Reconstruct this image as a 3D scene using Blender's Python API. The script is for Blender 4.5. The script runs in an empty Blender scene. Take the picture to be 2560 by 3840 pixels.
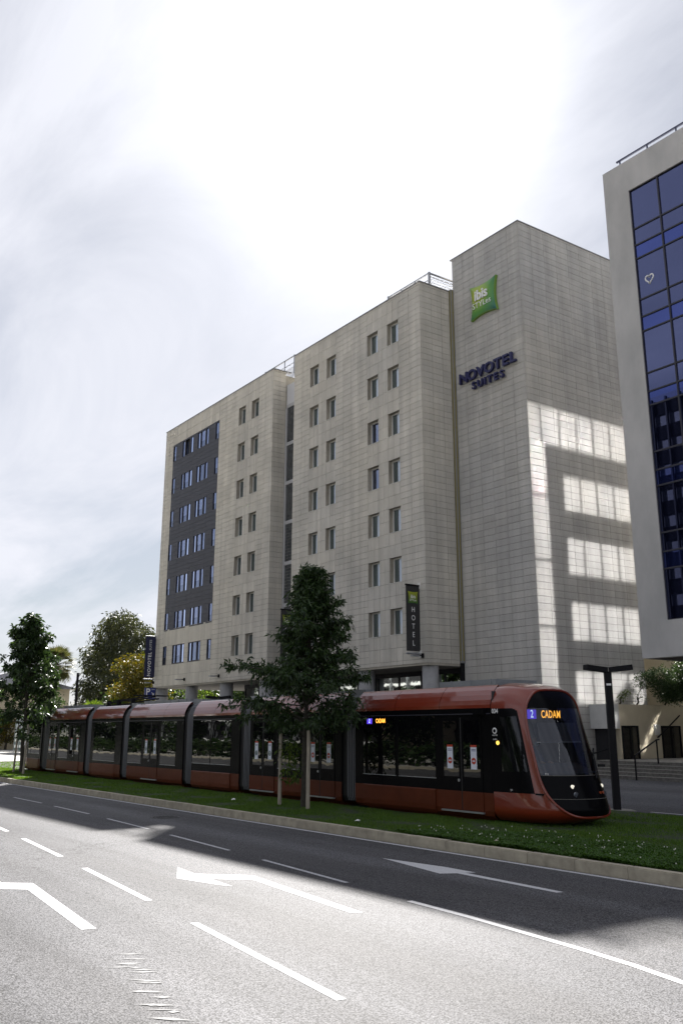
import bpy, bmesh, math, random
import numpy as np
from mathutils import Vector, Matrix, Euler, noise
rng = np.random.default_rng(7)
random.seed(7)
R = math.radians
sc = bpy.context.scene
COL = sc.collection

# ------------------------------------------------------------------ camera, sky, sun
CAMZ = 2.4
cam_d = bpy.data.cameras.new('camera')
cam = bpy.data.objects.new('camera', cam_d)
COL.objects.link(cam)
cam.location = (0, 0, CAMZ)
cam.rotation_euler = Euler((R(90 + 15.3365), 0, R(54.627)), 'XYZ')
cam_d.sensor_fit = 'VERTICAL'
cam_d.sensor_height = 36
cam_d.lens = 3453 / 3840 * 36
cam_d.shift_x = -32 / 3840
cam_d.shift_y = -127 / 3840
cam_d.clip_end = 6000
sc.camera = cam
sc.render.resolution_x, sc.render.resolution_y = 682, 1024

SUN_AZ, SUN_EL = 142.5, 38.0
TO_SUN = Vector((math.cos(R(SUN_AZ)) * math.cos(R(SUN_EL)), math.sin(R(SUN_AZ)) * math.cos(R(SUN_EL)), math.sin(R(SUN_EL))))
sl = bpy.data.lights.new('sun', 'SUN')
sl.energy = 2.05
sl.angle = R(0.65)
sl.color = (1.0, 0.965, 0.915)
so = bpy.data.objects.new('sun', sl)
COL.objects.link(so)
so.rotation_euler = TO_SUN.to_track_quat('Z', 'Y').to_euler()
so.location = (-60, 50, 60)

EXPOSURE = 3.0
sc.view_settings.view_transform = 'Standard'
sc.view_settings.look = 'None'
sc.view_settings.gamma = 1
sc.view_settings.exposure = EXPOSURE
sc.view_settings.use_curve_mapping = False
cy = sc.cycles
cy.use_denoising = True
try:
    cy.denoiser = 'OPENIMAGEDENOISE'
except Exception:
    pass
cy.max_bounces = 8
cy.diffuse_bounces = 3
cy.glossy_bounces = 4
cy.transmission_bounces = 6
cy.transparent_max_bounces = 12
cy.caustics_reflective = True
cy.caustics_refractive = False
cy.sample_clamp_indirect = 0
cy.blur_glossy = 0
try:
    cy.use_guiding = True
    cy.use_surface_guiding = True
    cy.use_volume_guiding = False
except Exception:
    pass

world = bpy.data.worlds.new('World')
sc.world = world
world.use_nodes = True
wn, wl = world.node_tree.nodes, world.node_tree.links
wn.clear()


def wnode(t, **k):
    n = wn.new(t)
    for a, b in k.items():
        setattr(n, a, b)
    return n


out = wnode('ShaderNodeOutputWorld')
bg = wnode('ShaderNodeBackground')
bg.inputs['Strength'].default_value = 0.1
wl.new(bg.outputs[0], out.inputs[0])
sky = wnode('ShaderNodeTexSky', sky_type='NISHITA')
sky.sun_disc = False
sky.sun_elevation = R(SUN_EL)
sky.sun_rotation = R(90 - SUN_AZ)
sky.air_density = 1.0
sky.dust_density = 0.4
sky.ozone_density = 1.2
tc = wnode('ShaderNodeTexCoord')
sep = wnode('ShaderNodeSeparateXYZ')
wl.new(tc.outputs['Generated'], sep.inputs[0])


def wmath(op, a, b=None, clamp=False):
    n = wnode('ShaderNodeMath', operation=op)
    n.use_clamp = clamp
    for i, v in enumerate((a, b)):
        if v is None:
            continue
        if isinstance(v, (int, float)):
            n.inputs[i].default_value = v
        else:
            wl.new(v, n.inputs[i])
    return n.outputs[0]


zc = wmath('ADD', wmath('MAXIMUM', sep.outputs[2], 0.0), 0.12)
comb = wnode('ShaderNodeCombineXYZ')
wl.new(wmath('DIVIDE', sep.outputs[0], zc), comb.inputs[0])
wl.new(wmath('DIVIDE', sep.outputs[1], zc), comb.inputs[1])
mp = wnode('ShaderNodeMapping')
mp.inputs['Rotation'].default_value = (0, 0, R(28))
mp.inputs['Scale'].default_value = (0.55, 1.5, 1)
wl.new(comb.outputs[0], mp.inputs[0])
nz = wnode('ShaderNodeTexNoise')
nz.inputs['Scale'].default_value = 1.1
nz.inputs['Detail'].default_value = 9
nz.inputs['Roughness'].default_value = 0.58
nz.inputs['Distortion'].default_value = 0.5
wl.new(mp.outputs[0], nz.inputs['Vector'])
rp = wnode('ShaderNodeValToRGB')
rp.color_ramp.elements[0].position = 0.40
rp.color_ramp.elements[0].color = (0.48, 0.48, 0.48, 1)
rp.color_ramp.elements[1].position = 0.64
rp.color_ramp.elements[1].color = (0.97, 0.97, 0.97, 1)
wl.new(nz.outputs[0], rp.inputs[0])
mx = wnode('ShaderNodeMix', data_type='RGBA')
wl.new(rp.outputs[0], mx.inputs[0])
sk2 = wnode('ShaderNodeVectorMath', operation='SCALE')
wl.new(sky.outputs[0], sk2.inputs[0])
sk2.inputs['Scale'].default_value = 0.075
wl.new(sk2.outputs[0], mx.inputs[6])
mx.inputs[7].default_value = (1.13, 1.15, 1.25, 1)          # thin bright cloud
dot = wnode('ShaderNodeVectorMath', operation='DOT_PRODUCT')
wl.new(tc.outputs['Generated'], dot.inputs[0])
dot.inputs[1].default_value = TO_SUN
d0 = wmath('MAXIMUM', dot.outputs['Value'], 0.0)
glow = wmath('ADD', wmath('MULTIPLY', wmath('POWER', d0, 90.0), 1.0), wmath('MULTIPLY', wmath('POWER', d0, 40.0), 0.18))
gcol = wnode('ShaderNodeMix', data_type='RGBA', blend_type='ADD')
gcol.inputs[0].default_value = 1
wl.new(mx.outputs[2], gcol.inputs[6])
gv = wnode('ShaderNodeCombineXYZ')
for i in range(3):
    wl.new(glow, gv.inputs[i])
wl.new(gv.outputs[0], gcol.inputs[7])
wl.new(gcol.outputs[2], bg.inputs[0])

# ------------------------------------------------------------------ helpers: tags, meshes, materials


def tag(o, label=None, cat=None, group=None, kind=None):
    if label: o['label'] = label
    if cat: o['category'] = cat
    if group: o['group'] = group
    if kind: o['kind'] = kind
    return o


def empty(name, loc=(0, 0, 0), rz=0.0, parent=None):
    o = bpy.data.objects.new(name, None)
    COL.objects.link(o)
    o.empty_display_size = 0.3
    o.location = loc
    o.rotation_euler = (0, 0, rz)
    o.parent = parent
    return o


class MB:
    def __init__(self):
        self.v, self.f = [], []

    def quad(self, *p):
        n = len(self.v)
        self.v += [tuple(q) for q in p]
        self.f.append(tuple(range(n, n + len(p))))
        return self

    def box(self, x0, x1, y0, y1, z0, z1):
        n = len(self.v)
        self.v += [(x0, y0, z0), (x1, y0, z0), (x1, y1, z0), (x0, y1, z0), (x0, y0, z1), (x1, y0, z1), (x1, y1, z1), (x0, y1, z1)]
        self.f += [tuple(n + i for i in q) for q in ((0, 3, 2, 1), (4, 5, 6, 7), (0, 1, 5, 4), (1, 2, 6, 5), (2, 3, 7, 6), (3, 0, 4, 7))]
        return self

    def bar(self, a, b, w, h=None, up=(0, 0, 1)):
        """a rectangular bar from a to b"""
        a, b = Vector(a), Vector(b)
        h = h or w
        d = (b - a).normalized()
        s = d.cross(Vector(up))
        if s.length < 1e-4:
            s = d.cross(Vector((1, 0, 0)))
        s.normalize()
        t = s.cross(d).normalized()
        n = len(self.v)
        for p in (a, b):
            for i, j in ((-1, -1), (1, -1), (1, 1), (-1, 1)):
                self.v.append(tuple(p + s * (i * w / 2) + t * (j * h / 2)))
        self.f += [tuple(n + i for i in q) for q in ((0, 3, 2, 1), (4, 5, 6, 7), (0, 1, 5, 4), (1, 2, 6, 5), (2, 3, 7, 6), (3, 0, 4, 7))]
        return self

    def tube(self, pts, rad, seg=8, cap=True):
        pts = [Vector(p) for p in pts]
        rads = rad if isinstance(rad, (list, tuple)) else [rad] * len(pts)
        n0 = len(self.v)
        prev = None
        for i, p in enumerate(pts):
            d = (pts[min(i + 1, len(pts) - 1)] - pts[max(i - 1, 0)]).normalized()
            ref = prev if prev is not None else (Vector((0, 0, 1)) if abs(d.z) < 0.9 else Vector((1, 0, 0)))
            s = (ref - d * ref.dot(d)).normalized()
            prev = s
            t = d.cross(s)
            for k in range(seg):
                a = 2 * math.pi * k / seg
                self.v.append(tuple(p + (s * math.cos(a) + t * math.sin(a)) * rads[i]))
        for i in range(len(pts) - 1):
            for k in range(seg):
                a, b = n0 + i * seg + k, n0 + i * seg + (k + 1) % seg
                self.f.append((a, b, b + seg, a + seg))
        if cap:
            self.f.append(tuple(n0 + k for k in reversed(range(seg))))
            self.f.append(tuple(n0 + (len(pts) - 1) * seg + k for k in range(seg)))
        return self

    def cyl(self, x, y, z0, z1, r, seg=16, r1=None):
        return self.tube([(x, y, z0), (x, y, z1)], [r, r if r1 is None else r1], seg)

    def prism(self, poly, y0, y1, axes='xz'):
        """outline poly in a plane, thickened along the third axis"""
        n = len(self.v)
        m = len(poly)
        for y in (y0, y1):
            for a, b in poly:
                self.v.append({'xz': (a, y, b), 'yz': (y, a, b), 'xy': (a, b, y)}[axes])
        self.f.append(tuple(n + i for i in range(m)))
        self.f.append(tuple(n + m + i for i in reversed(range(m))))
        for i in range(m):
            j = (i + 1) % m
            self.f.append((n + i, n + m + i, n + m + j, n + j))
        return self

    def mesh(self, name, mat=None, smooth=False):
        me = bpy.data.meshes.new(name)
        me.from_pydata(self.v, [], self.f)
        me.update()
        fix_normals(me)
        if mat: me.materials.append(mat)
        if smooth:
            me.polygons.foreach_set('use_smooth', [True] * len(me.polygons))
            try:
                me.set_sharp_from_angle(angle=R(40))
            except Exception:
                pass
        return me

    def build(self, name, mat, parent=None, smooth=False, loc=(0, 0, 0)):
        return link(self.mesh(name, mat, smooth), name, parent, loc)


def fix_normals(me):
    if len(me.polygons) > 60000: return
    bm = bmesh.new()
    bm.from_mesh(me)
    bmesh.ops.recalc_face_normals(bm, faces=bm.faces)
    zs = [v.co.z for v in bm.verts]
    if zs and max(zs) - min(zs) < 1e-4:
        for f in bm.faces:
            f.normal_update()
            if f.normal.z < 0: f.normal_flip()
    bm.to_mesh(me)
    bm.free()


def link(me, name, parent=None, loc=(0, 0, 0)):
    o = bpy.data.objects.new(name, me)
    COL.objects.link(o)
    o.parent = parent
    o.location = loc
    return o


def np_mesh(name, V, F, mat, parent=None, smooth=False):
    me = bpy.data.meshes.new(name)
    V = np.asarray(V, np.float32)
    F = np.asarray(F, np.int32)
    k = F.shape[1]
    me.vertices.add(len(V))
    me.vertices.foreach_set('co', V.ravel())
    me.loops.add(F.size)
    me.loops.foreach_set('vertex_index', F.ravel())
    me.polygons.add(len(F))
    me.polygons.foreach_set('loop_start', np.arange(0, F.size, k, dtype=np.int32))
    if smooth: me.polygons.foreach_set('use_smooth', np.ones(len(F), bool))
    me.update(calc_edges=True)
    for m in (mat if isinstance(mat, list) else [mat]):
        me.materials.append(m)
    return link(me, name, parent)


def copy_tree(o, parent=None):
    c = o.copy()
    COL.objects.link(c)
    c.parent = parent
    for ch in list(o.children):
        copy_tree(ch, c)
    return c


def text(body, size, mat, name, parent=None, extrude=0.002, origin=(0, 0, 0), xdir=(1, 0, 0), updir=(0, 0, 1), align='CENTER', offset=0.0, sx=1.0, space=1.0):
    cu = bpy.data.curves.new(name, 'FONT')
    cu.body = body
    cu.size = size
    cu.extrude = extrude
    cu.offset = offset
    cu.align_x = align
    cu.align_y = 'CENTER'
    cu.space_character = space
    cu.resolution_u = 3
    t = bpy.data.objects.new(name, cu)
    COL.objects.link(t)
    dg = bpy.context.evaluated_depsgraph_get()
    me = bpy.data.meshes.new_from_object(t.evaluated_get(dg))
    bpy.data.objects.remove(t)
    xd, ud = Vector(xdir).normalized(), Vector(updir).normalized()
    nd = xd.cross(ud)
    M = Matrix((xd * sx, ud, nd)).transposed().to_4x4()
    M.translation = Vector(origin)
    me.transform(M)
    me.materials.clear()
    me.materials.append(mat)
    return link(me, name, parent)


def nodes_of(name):
    m = bpy.data.materials.new(name)
    m.use_nodes = True
    nt = m.node_tree
    return m, nt, nt.nodes, nt.links, nt.nodes['Principled BSDF']


def mat(name, col, rough=0.7, metal=0.0, spec=0.5, var=0.0, vscale=3.0, bump=0.0, bscale=40.0, coat=0.0, emit=None, estr=1.0, island=0.0, stretch=(1, 1, 1), col2=None, rvar=0.0):
    m, nt, N, L, P = nodes_of(name)
    P.inputs['Roughness'].default_value = rough
    P.inputs['Metallic'].default_value = metal
    P.inputs['Specular IOR Level'].default_value = spec
    P.inputs['Coat Weight'].default_value = coat
    P.inputs['Coat Roughness'].default_value = 0.04
    P.inputs['Base Color'].default_value = (*col, 1)
    if emit:
        P.inputs['Emission Color'].default_value = (*emit, 1)
        P.inputs['Emission Strength'].default_value = estr
    geo = N.new('ShaderNodeNewGeometry')
    pos = geo.outputs['Position']
    if stretch != (1, 1, 1):
        mpn = N.new('ShaderNodeMapping')
        mpn.inputs['Scale'].default_value = stretch
        L.new(pos, mpn.inputs[0])
        pos = mpn.outputs[0]
    cur = None
    if var > 0 or col2:
        n = N.new('ShaderNodeTexNoise')
        n.inputs['Scale'].default_value = vscale
        n.inputs['Detail'].default_value = 6
        n.inputs['Roughness'].default_value = 0.6
        L.new(pos, n.inputs['Vector'])
        r = N.new('ShaderNodeValToRGB')
        r.color_ramp.elements[0].position = 0.3
        r.color_ramp.elements[1].position = 0.7
        a = col2 or tuple(c * (1 - var) for c in col)
        b = col if col2 else tuple(min(1, c * (1 + var)) for c in col)
        r.color_ramp.elements[0].color = (*a, 1)
        r.color_ramp.elements[1].color = (*b, 1)
        L.new(n.outputs[0], r.inputs[0])
        cur = r.outputs[0]
        if rvar:
            mr = N.new('ShaderNodeMapRange')
            mr.inputs[3].default_value = rough - rvar
            mr.inputs[4].default_value = rough + rvar
            L.new(n.outputs[0], mr.inputs[0])
            L.new(mr.outputs[0], P.inputs['Roughness'])
    if island > 0:
        oi = N.new('ShaderNodeObjectInfo')
        ad = N.new('ShaderNodeMath'); ad.operation = 'ADD'
        L.new(geo.outputs['Random Per Island'], ad.inputs[0])
        L.new(oi.outputs['Random'], ad.inputs[1])
        fr = N.new('ShaderNodeMath'); fr.operation = 'FRACT'
        L.new(ad.outputs[0], fr.inputs[0])
        mr2 = N.new('ShaderNodeMapRange')
        mr2.inputs[3].default_value = 1 - island
        mr2.inputs[4].default_value = 1 + island
        L.new(fr.outputs[0], mr2.inputs[0])
        hs = N.new('ShaderNodeHueSaturation')
        L.new(mr2.outputs[0], hs.inputs['Value'])
        if cur is not None: L.new(cur, hs.inputs['Color'])
        else: hs.inputs['Color'].default_value = (*col, 1)
        cur = hs.outputs[0]
    if cur is not None: L.new(cur, P.inputs['Base Color'])
    if bump > 0:
        nb = N.new('ShaderNodeTexNoise')
        nb.inputs['Scale'].default_value = bscale
        nb.inputs['Detail'].default_value = 4
        L.new(geo.outputs['Position'], nb.inputs['Vector'])
        bp = N.new('ShaderNodeBump')
        bp.inputs['Strength'].default_value = bump
        bp.inputs['Distance'].default_value = 0.02
        L.new(nb.outputs[0], bp.inputs['Height'])
        L.new(bp.outputs[0], P.inputs['Normal'])
    return m


def stone_mat(name, c_warm, c_grey, warm_by_x=True):
    """limestone cladding: value differs panel to panel, vertical rain streaks, broad grey soiling patches"""
    m, nt, N, L, P = nodes_of(name)
    P.inputs['Roughness'].default_value = 0.75
    P.inputs['Specular IOR Level'].default_value = 0.3
    geo = N.new('ShaderNodeNewGeometry')
    oi = N.new('ShaderNodeObjectInfo')

    def nse(scale, stretch, detail=5):
        mpn = N.new('ShaderNodeMapping')
        mpn.inputs['Scale'].default_value = stretch
        L.new(geo.outputs['Position'], mpn.inputs[0])
        n = N.new('ShaderNodeTexNoise')
        n.inputs['Scale'].default_value = scale
        n.inputs['Detail'].default_value = detail
        n.inputs['Roughness'].default_value = 0.62
        L.new(mpn.outputs[0], n.inputs['Vector'])
        return n.outputs[0]

    def mrange(x, a, b, c, d):
        q = N.new('ShaderNodeMapRange')
        L.new(x, q.inputs[0])
        for i, v in enumerate((a, b, c, d)): q.inputs[i + 1].default_value = v
        return q.outputs[0]

    def mth(op, a, b):
        q = N.new('ShaderNodeMath'); q.operation = op
        for i, v in enumerate((a, b)):
            if isinstance(v, (int, float)): q.inputs[i].default_value = v
            else: L.new(v, q.inputs[i])
        return q.outputs[0]

    sp = N.new('ShaderNodeSeparateXYZ')
    L.new(geo.outputs['Position'], sp.inputs[0])
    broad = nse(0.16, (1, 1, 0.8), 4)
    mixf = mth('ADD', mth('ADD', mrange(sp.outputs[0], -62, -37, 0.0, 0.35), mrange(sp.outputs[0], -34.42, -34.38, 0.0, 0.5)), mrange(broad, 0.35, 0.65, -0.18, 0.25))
    cl = N.new('ShaderNodeClamp'); L.new(mixf, cl.inputs[0])
    mc = N.new('ShaderNodeMix'); mc.data_type = 'RGBA'
    L.new(cl.outputs[0], mc.inputs[0])
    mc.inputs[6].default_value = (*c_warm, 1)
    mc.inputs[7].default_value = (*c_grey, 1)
    streak = mrange(nse(1.0, (2.6, 2.6, 0.12), 6), 0.3, 0.7, 0.84, 1.08)
    patch = mrange(nse(0.5, (1, 1, 1), 6), 0.3, 0.75, 0.86, 1.08)
    fine = mrange(nse(14.0, (1, 1, 1), 4), 0.3, 0.7, 0.95, 1.05)
    fr = mth('FRACT', mth('ADD', geo.outputs['Random Per Island'], oi.outputs['Random']), 0)
    isl = mrange(fr, 0, 1, 0.94, 1.045)
    v = mth('MULTIPLY', mth('MULTIPLY', streak, patch), mth('MULTIPLY', fine, isl))
    hs = N.new('ShaderNodeHueSaturation')
    L.new(mc.outputs[2], hs.inputs['Color'])
    L.new(v, hs.inputs['Value'])
    L.new(hs.outputs[0], P.inputs['Base Color'])
    bp = N.new('ShaderNodeBump'); bp.inputs['Strength'].default_value = 0.08; bp.inputs['Distance'].default_value = 0.01
    L.new(nse(60, (1, 1, 1), 3), bp.inputs['Height'])
    L.new(bp.outputs[0], P.inputs['Normal'])
    return m


def glass_mat(name, tint, gloss=(0.9, 0.93, 1), fres=1.5, trans=0.5, rough=0.02, dark=(0.01, 0.012, 0.015), wav=0.0, base_refl=0.0):
    """a pane: part see-through, part dark body, with a fresnel reflection over it"""
    m = bpy.data.materials.new(name)
    m.use_nodes = True
    nt = m.node_tree
    N, L = nt.nodes, nt.links
    N.clear()
    o = N.new('ShaderNodeOutputMaterial')
    tr = N.new('ShaderNodeBsdfTransparent'); tr.inputs[0].default_value = (*tint, 1)
    df = N.new('ShaderNodeBsdfDiffuse'); df.inputs[0].default_value = (*dark, 1)
    m1 = N.new('ShaderNodeMixShader'); m1.inputs[0].default_value = trans
    L.new(df.outputs[0], m1.inputs[1]); L.new(tr.outputs[0], m1.inputs[2])
    gl = N.new('ShaderNodeBsdfGlossy'); gl.inputs['Color'].default_value = (*gloss, 1); gl.inputs['Roughness'].default_value = rough
    fr = N.new('ShaderNodeFresnel'); fr.inputs[0].default_value = fres
    m2 = N.new('ShaderNodeMixShader')
    if base_refl:
        a = N.new('ShaderNodeMath'); a.operation = 'ADD'; a.use_clamp = True
        L.new(fr.outputs[0], a.inputs[0]); a.inputs[1].default_value = base_refl
        L.new(a.outputs[0], m2.inputs[0])
    else:
        L.new(fr.outputs[0], m2.inputs[0])
    L.new(m1.outputs[0], m2.inputs[1]); L.new(gl.outputs[0], m2.inputs[2])
    L.new(m2.outputs[0], o.inputs[0])
    if wav:
        g = N.new('ShaderNodeNewGeometry')
        n = N.new('ShaderNodeTexNoise'); n.inputs['Scale'].default_value = 1.3; n.inputs['Detail'].default_value = 2
        L.new(g.outputs['Position'], n.inputs['Vector'])
        b = N.new('ShaderNodeBump'); b.inputs['Strength'].default_value = wav; b.inputs['Distance'].default_value = 0.05
        L.new(n.outputs[0], b.inputs['Height'])
        L.new(b.outputs[0], gl.inputs['Normal'])
    return m


def leaf_mat(name, c1, c2, trans=0.35, rough=0.5):
    m = bpy.data.materials.new(name)
    m.use_nodes = True
    nt = m.node_tree
    N, L = nt.nodes, nt.links
    N.clear()
    o = N.new('ShaderNodeOutputMaterial')
    g = N.new('ShaderNodeNewGeometry')
    mx_ = N.new('ShaderNodeMix'); mx_.data_type = 'RGBA'
    L.new(g.outputs['Random Per Island'], mx_.inputs[0])
    mx_.inputs[6].default_value = (*c1, 1); mx_.inputs[7].default_value = (*c2, 1)
    p = N.new('ShaderNodeBsdfPrincipled'); p.inputs['Roughness'].default_value = rough; p.inputs['Specular IOR Level'].default_value = 0.35
    t = N.new('ShaderNodeBsdfTranslucent')
    L.new(mx_.outputs[2], p.inputs['Base Color'])
    hs = N.new('ShaderNodeHueSaturation'); hs.inputs['Value'].default_value = 1.5; hs.inputs['Hue'].default_value = 0.485; hs.inputs['Saturation'].default_value = 1.1
    L.new(mx_.outputs[2], hs.inputs['Color']); L.new(hs.outputs[0], t.inputs[0])
    ms = N.new('ShaderNodeMixShader'); ms.inputs[0].default_value = trans
    L.new(p.outputs[0], ms.inputs[1]); L.new(t.outputs[0], ms.inputs[2])
    L.new(ms.outputs[0], o.inputs[0])
    return m


def asphalt_mat(name, base, spec, rough):
    m, nt, N, L, P = nodes_of(name)
    g = N.new('ShaderNodeNewGeometry')

    def nse(s, d=4, st=(1, 1, 1)):
        mpn = N.new('ShaderNodeMapping'); mpn.inputs['Scale'].default_value = st
        L.new(g.outputs['Position'], mpn.inputs[0])
        n = N.new('ShaderNodeTexNoise'); n.inputs['Scale'].default_value = s; n.inputs['Detail'].default_value = d
        L.new(mpn.outputs[0], n.inputs['Vector'])
        return n.outputs[0]

    vo = N.new('ShaderNodeTexVoronoi'); vo.inputs['Scale'].default_value = 55
    L.new(g.outputs['Position'], vo.inputs['Vector'])
    r = N.new('ShaderNodeValToRGB')
    r.color_ramp.elements[0].position = 0.0; r.color_ramp.elements[0].color = (*[c * 1.75 for c in base], 1)
    r.color_ramp.elements[1].position = 0.75; r.color_ramp.elements[1].color = (*[c * 0.3 for c in base], 1)
    L.new(vo.outputs['Distance'], r.inputs[0])
    sp_ = N.new('ShaderNodeMix'); sp_.data_type = 'RGBA'; sp_.blend_type = 'MULTIPLY'; sp_.inputs[0].default_value = 1
    r2 = N.new('ShaderNodeValToRGB')
    r2.color_ramp.elements[0].position = 0.32; r2.color_ramp.elements[0].color = (0.8, 0.8, 0.8, 1)
    r2.color_ramp.elements[1].position = 0.68; r2.color_ramp.elements[1].color = (1.15, 1.14, 1.12, 1)
    L.new(nse(0.35, 6, (0.4, 1.6, 1)), r2.inputs[0])
    L.new(r.outputs[0], sp_.inputs[6]); L.new(r2.outputs[0], sp_.inputs[7])
    tr_ = N.new('ShaderNodeValToRGB')
    tr_.color_ramp.elements[0].position = 0.38; tr_.color_ramp.elements[0].color = (0.80, 0.79, 0.78, 1)
    tr_.color_ramp.elements[1].position = 0.62; tr_.color_ramp.elements[1].color = (1.1, 1.1, 1.1, 1)
    L.new(nse(0.55, 3, (0.06, 1.5, 1)), tr_.inputs[0])
    t2_ = N.new('ShaderNodeMix'); t2_.data_type = 'RGBA'; t2_.blend_type = 'MULTIPLY'; t2_.inputs[0].default_value = 1
    L.new(sp_.outputs[2], t2_.inputs[6]); L.new(tr_.outputs[0], t2_.inputs[7])
    wv = N.new('ShaderNodeTexVoronoi'); wv.feature = 'DISTANCE_TO_EDGE'; wv.inputs['Scale'].default_value = 0.16
    wm = N.new('ShaderNodeVectorMath'); wm.operation = 'ADD'
    wn_ = N.new('ShaderNodeTexNoise'); wn_.inputs['Scale'].default_value = 1.6; wn_.inputs['Detail'].default_value = 5
    L.new(g.outputs['Position'], wn_.inputs['Vector']); L.new(g.outputs['Position'], wm.inputs[0]); L.new(wn_.outputs['Color'], wm.inputs[1])
    L.new(wm.outputs[0], wv.inputs['Vector'])
    cr = N.new('ShaderNodeValToRGB')
    cr.color_ramp.elements[0].position = 0.0; cr.color_ramp.elements[0].color = (0.45, 0.45, 0.45, 1)
    cr.color_ramp.elements[1].position = 0.004; cr.color_ramp.elements[1].color = (1, 1, 1, 1)
    L.new(wv.outputs[0], cr.inputs[0])
    t3_ = N.new('ShaderNodeMix'); t3_.data_type = 'RGBA'; t3_.blend_type = 'MULTIPLY'; t3_.inputs[0].default_value = 0.8
    L.new(t2_.outputs[2], t3_.inputs[6]); L.new(cr.outputs[0], t3_.inputs[7])
    sp_ = t3_
    cs = N.new('ShaderNodeMix'); cs.data_type = 'RGBA'; cs.blend_type = 'MULTIPLY'; cs.inputs[0].default_value = 1
    r3 = N.new('ShaderNodeValToRGB')
    r3.color_ramp.elements[0].position = 0.3; r3.color_ramp.elements[0].color = (0.72, 0.72, 0.74, 1)
    r3.color_ramp.elements[1].position = 0.7; r3.color_ramp.elements[1].color = (1.25, 1.25, 1.23, 1)
    L.new(nse(22, 3), r3.inputs[0])
    L.new(sp_.outputs[2], cs.inputs[6]); L.new(r3.outputs[0], cs.inputs[7])
    L.new(cs.outputs[2], P.inputs['Base Color'])
    P.inputs['Roughness'].default_value = rough
    P.inputs['Specular IOR Level'].default_value = spec
    b = N.new('ShaderNodeBump'); b.inputs['Strength'].default_value = 0.55; b.inputs['Distance'].default_value = 0.006; b.invert = True
    L.new(vo.outputs['Distance'], b.inputs['Height'])
    L.new(b.outputs[0], P.inputs['Normal'])
    return m


M = {}
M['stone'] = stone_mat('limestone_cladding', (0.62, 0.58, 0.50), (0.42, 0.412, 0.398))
M['joint'] = mat('dark_joint', (0.10, 0.095, 0.085), 0.9)
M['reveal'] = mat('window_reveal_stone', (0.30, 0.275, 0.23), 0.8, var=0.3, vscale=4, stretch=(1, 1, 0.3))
M['darkclad'] = mat('dark_cladding', (0.040, 0.042, 0.055), 0.6, var=0.15, vscale=1.2, island=0.08)
M['darkframe'] = mat('dark_aluminium', (0.02, 0.02, 0.03), 0.45)
M['white'] = mat('white_aluminium', (0.62, 0.61, 0.58), 0.45)
M['curtain'] = mat('grey_green_curtain', (0.20, 0.23, 0.215), 0.9)
M['sheer_sky'] = mat('net_curtain_sky_reflection', (0.80, 0.84, 0.90), 0.9)  # bluish white of this net stands in for sky reflected in the pane
M['blind'] = mat('white_blind', (0.78, 0.82, 0.90), 0.8)
M['pane'] = glass_mat('window_pane', (0.92, 0.95, 0.97), trans=0.97)
M['panedark'] = glass_mat('dark_window_pane', (0.85, 0.9, 1.0), gloss=(0.62, 0.72, 1.0), trans=0.85, base_refl=0.26)
M['block'] = mat('glass_block', (0.07, 0.075, 0.08), 0.25, spec=0.6, island=0.25)
M['soffit'] = mat('soffit_render', (0.42, 0.39, 0.33), 0.85, var=0.12)
M['column'] = mat('column_render', (0.34, 0.34, 0.35), 0.8, var=0.12, bump=0.2)
M['shopglass'] = glass_mat('ground_floor_glass', (0.5, 0.55, 0.55), gloss=(0.4, 0.42, 0.4), trans=0.25, wav=0.03)
M['metal'] = mat('galvanised_steel', (0.32, 0.33, 0.35), 0.4, metal=0.6, var=0.1)
M['lead'] = mat('coping_metal', (0.25, 0.25, 0.26), 0.5, metal=0.3)
M['pipe'] = mat('ochre_metal_trim', (0.20, 0.175, 0.065), 0.4, metal=0.3)
M['black'] = mat('black_painted_steel', (0.010, 0.010, 0.012), 0.7, spec=0.15)
M['concrete'] = mat('pale_concrete_render', (0.50, 0.49, 0.48), 0.85, var=0.16, vscale=0.7, bump=0.1, stretch=(1, 1, 0.5), col2=(0.37, 0.365, 0.36))
M['beige'] = mat('beige_render', (0.52, 0.46, 0.34), 0.85, var=0.1, vscale=1.0)
M['bluepane'] = glass_mat('blue_solar_glass', (0.20, 0.27, 0.55), gloss=(0.17, 0.195, 0.36), trans=0.45, base_refl=0.5, rough=0.0, dark=(0.012, 0.015, 0.04))
M['spandrel'] = glass_mat('blue_spandrel_glass', (0, 0, 0), gloss=(0.115, 0.15, 0.42), trans=0.0, base_refl=0.55, rough=0.0, dark=(0.01, 0.015, 0.06))
M['mirror'] = mat('coated_mirror_glass', (0.46, 0.465, 0.48), 0.045, metal=1.0)
M['blueroom'] = mat('dim_blue_room', (0.20, 0.26, 0.44), 0.9)
M['interior'] = mat('office_interior', (0.16, 0.17, 0.2), 0.9, var=0.1)
M['asphalt'] = asphalt_mat('road_asphalt', (0.124, 0.124, 0.133), 0.055, 0.65)
M['plaza'] = asphalt_mat('plaza_asphalt', (0.125, 0.128, 0.142), 0.1, 0.7)
M['paint'] = mat('road_paint', (0.60, 0.60, 0.61), 0.7, col2=(0.42, 0.42, 0.43), spec=0.1, vscale=28, bump=0.3, bscale=200)
M['paintworn'] = mat('worn_road_paint', (0.58, 0.58, 0.60), 0.7, col2=(0.26, 0.26, 0.27), spec=0.1, vscale=25, bump=0.3, bscale=200)
M['kerb'] = mat('kerb_concrete', (0.34, 0.305, 0.235), 0.85, var=0.26, vscale=3.5, bump=0.2, island=0.07)
M['soil'] = mat('turf_soil', (0.018, 0.03, 0.008), 0.95, var=0.3, vscale=6)
M['earth'] = mat('far_ground', (0.30, 0.285, 0.25), 0.95, var=0.15, vscale=0.05)
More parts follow.
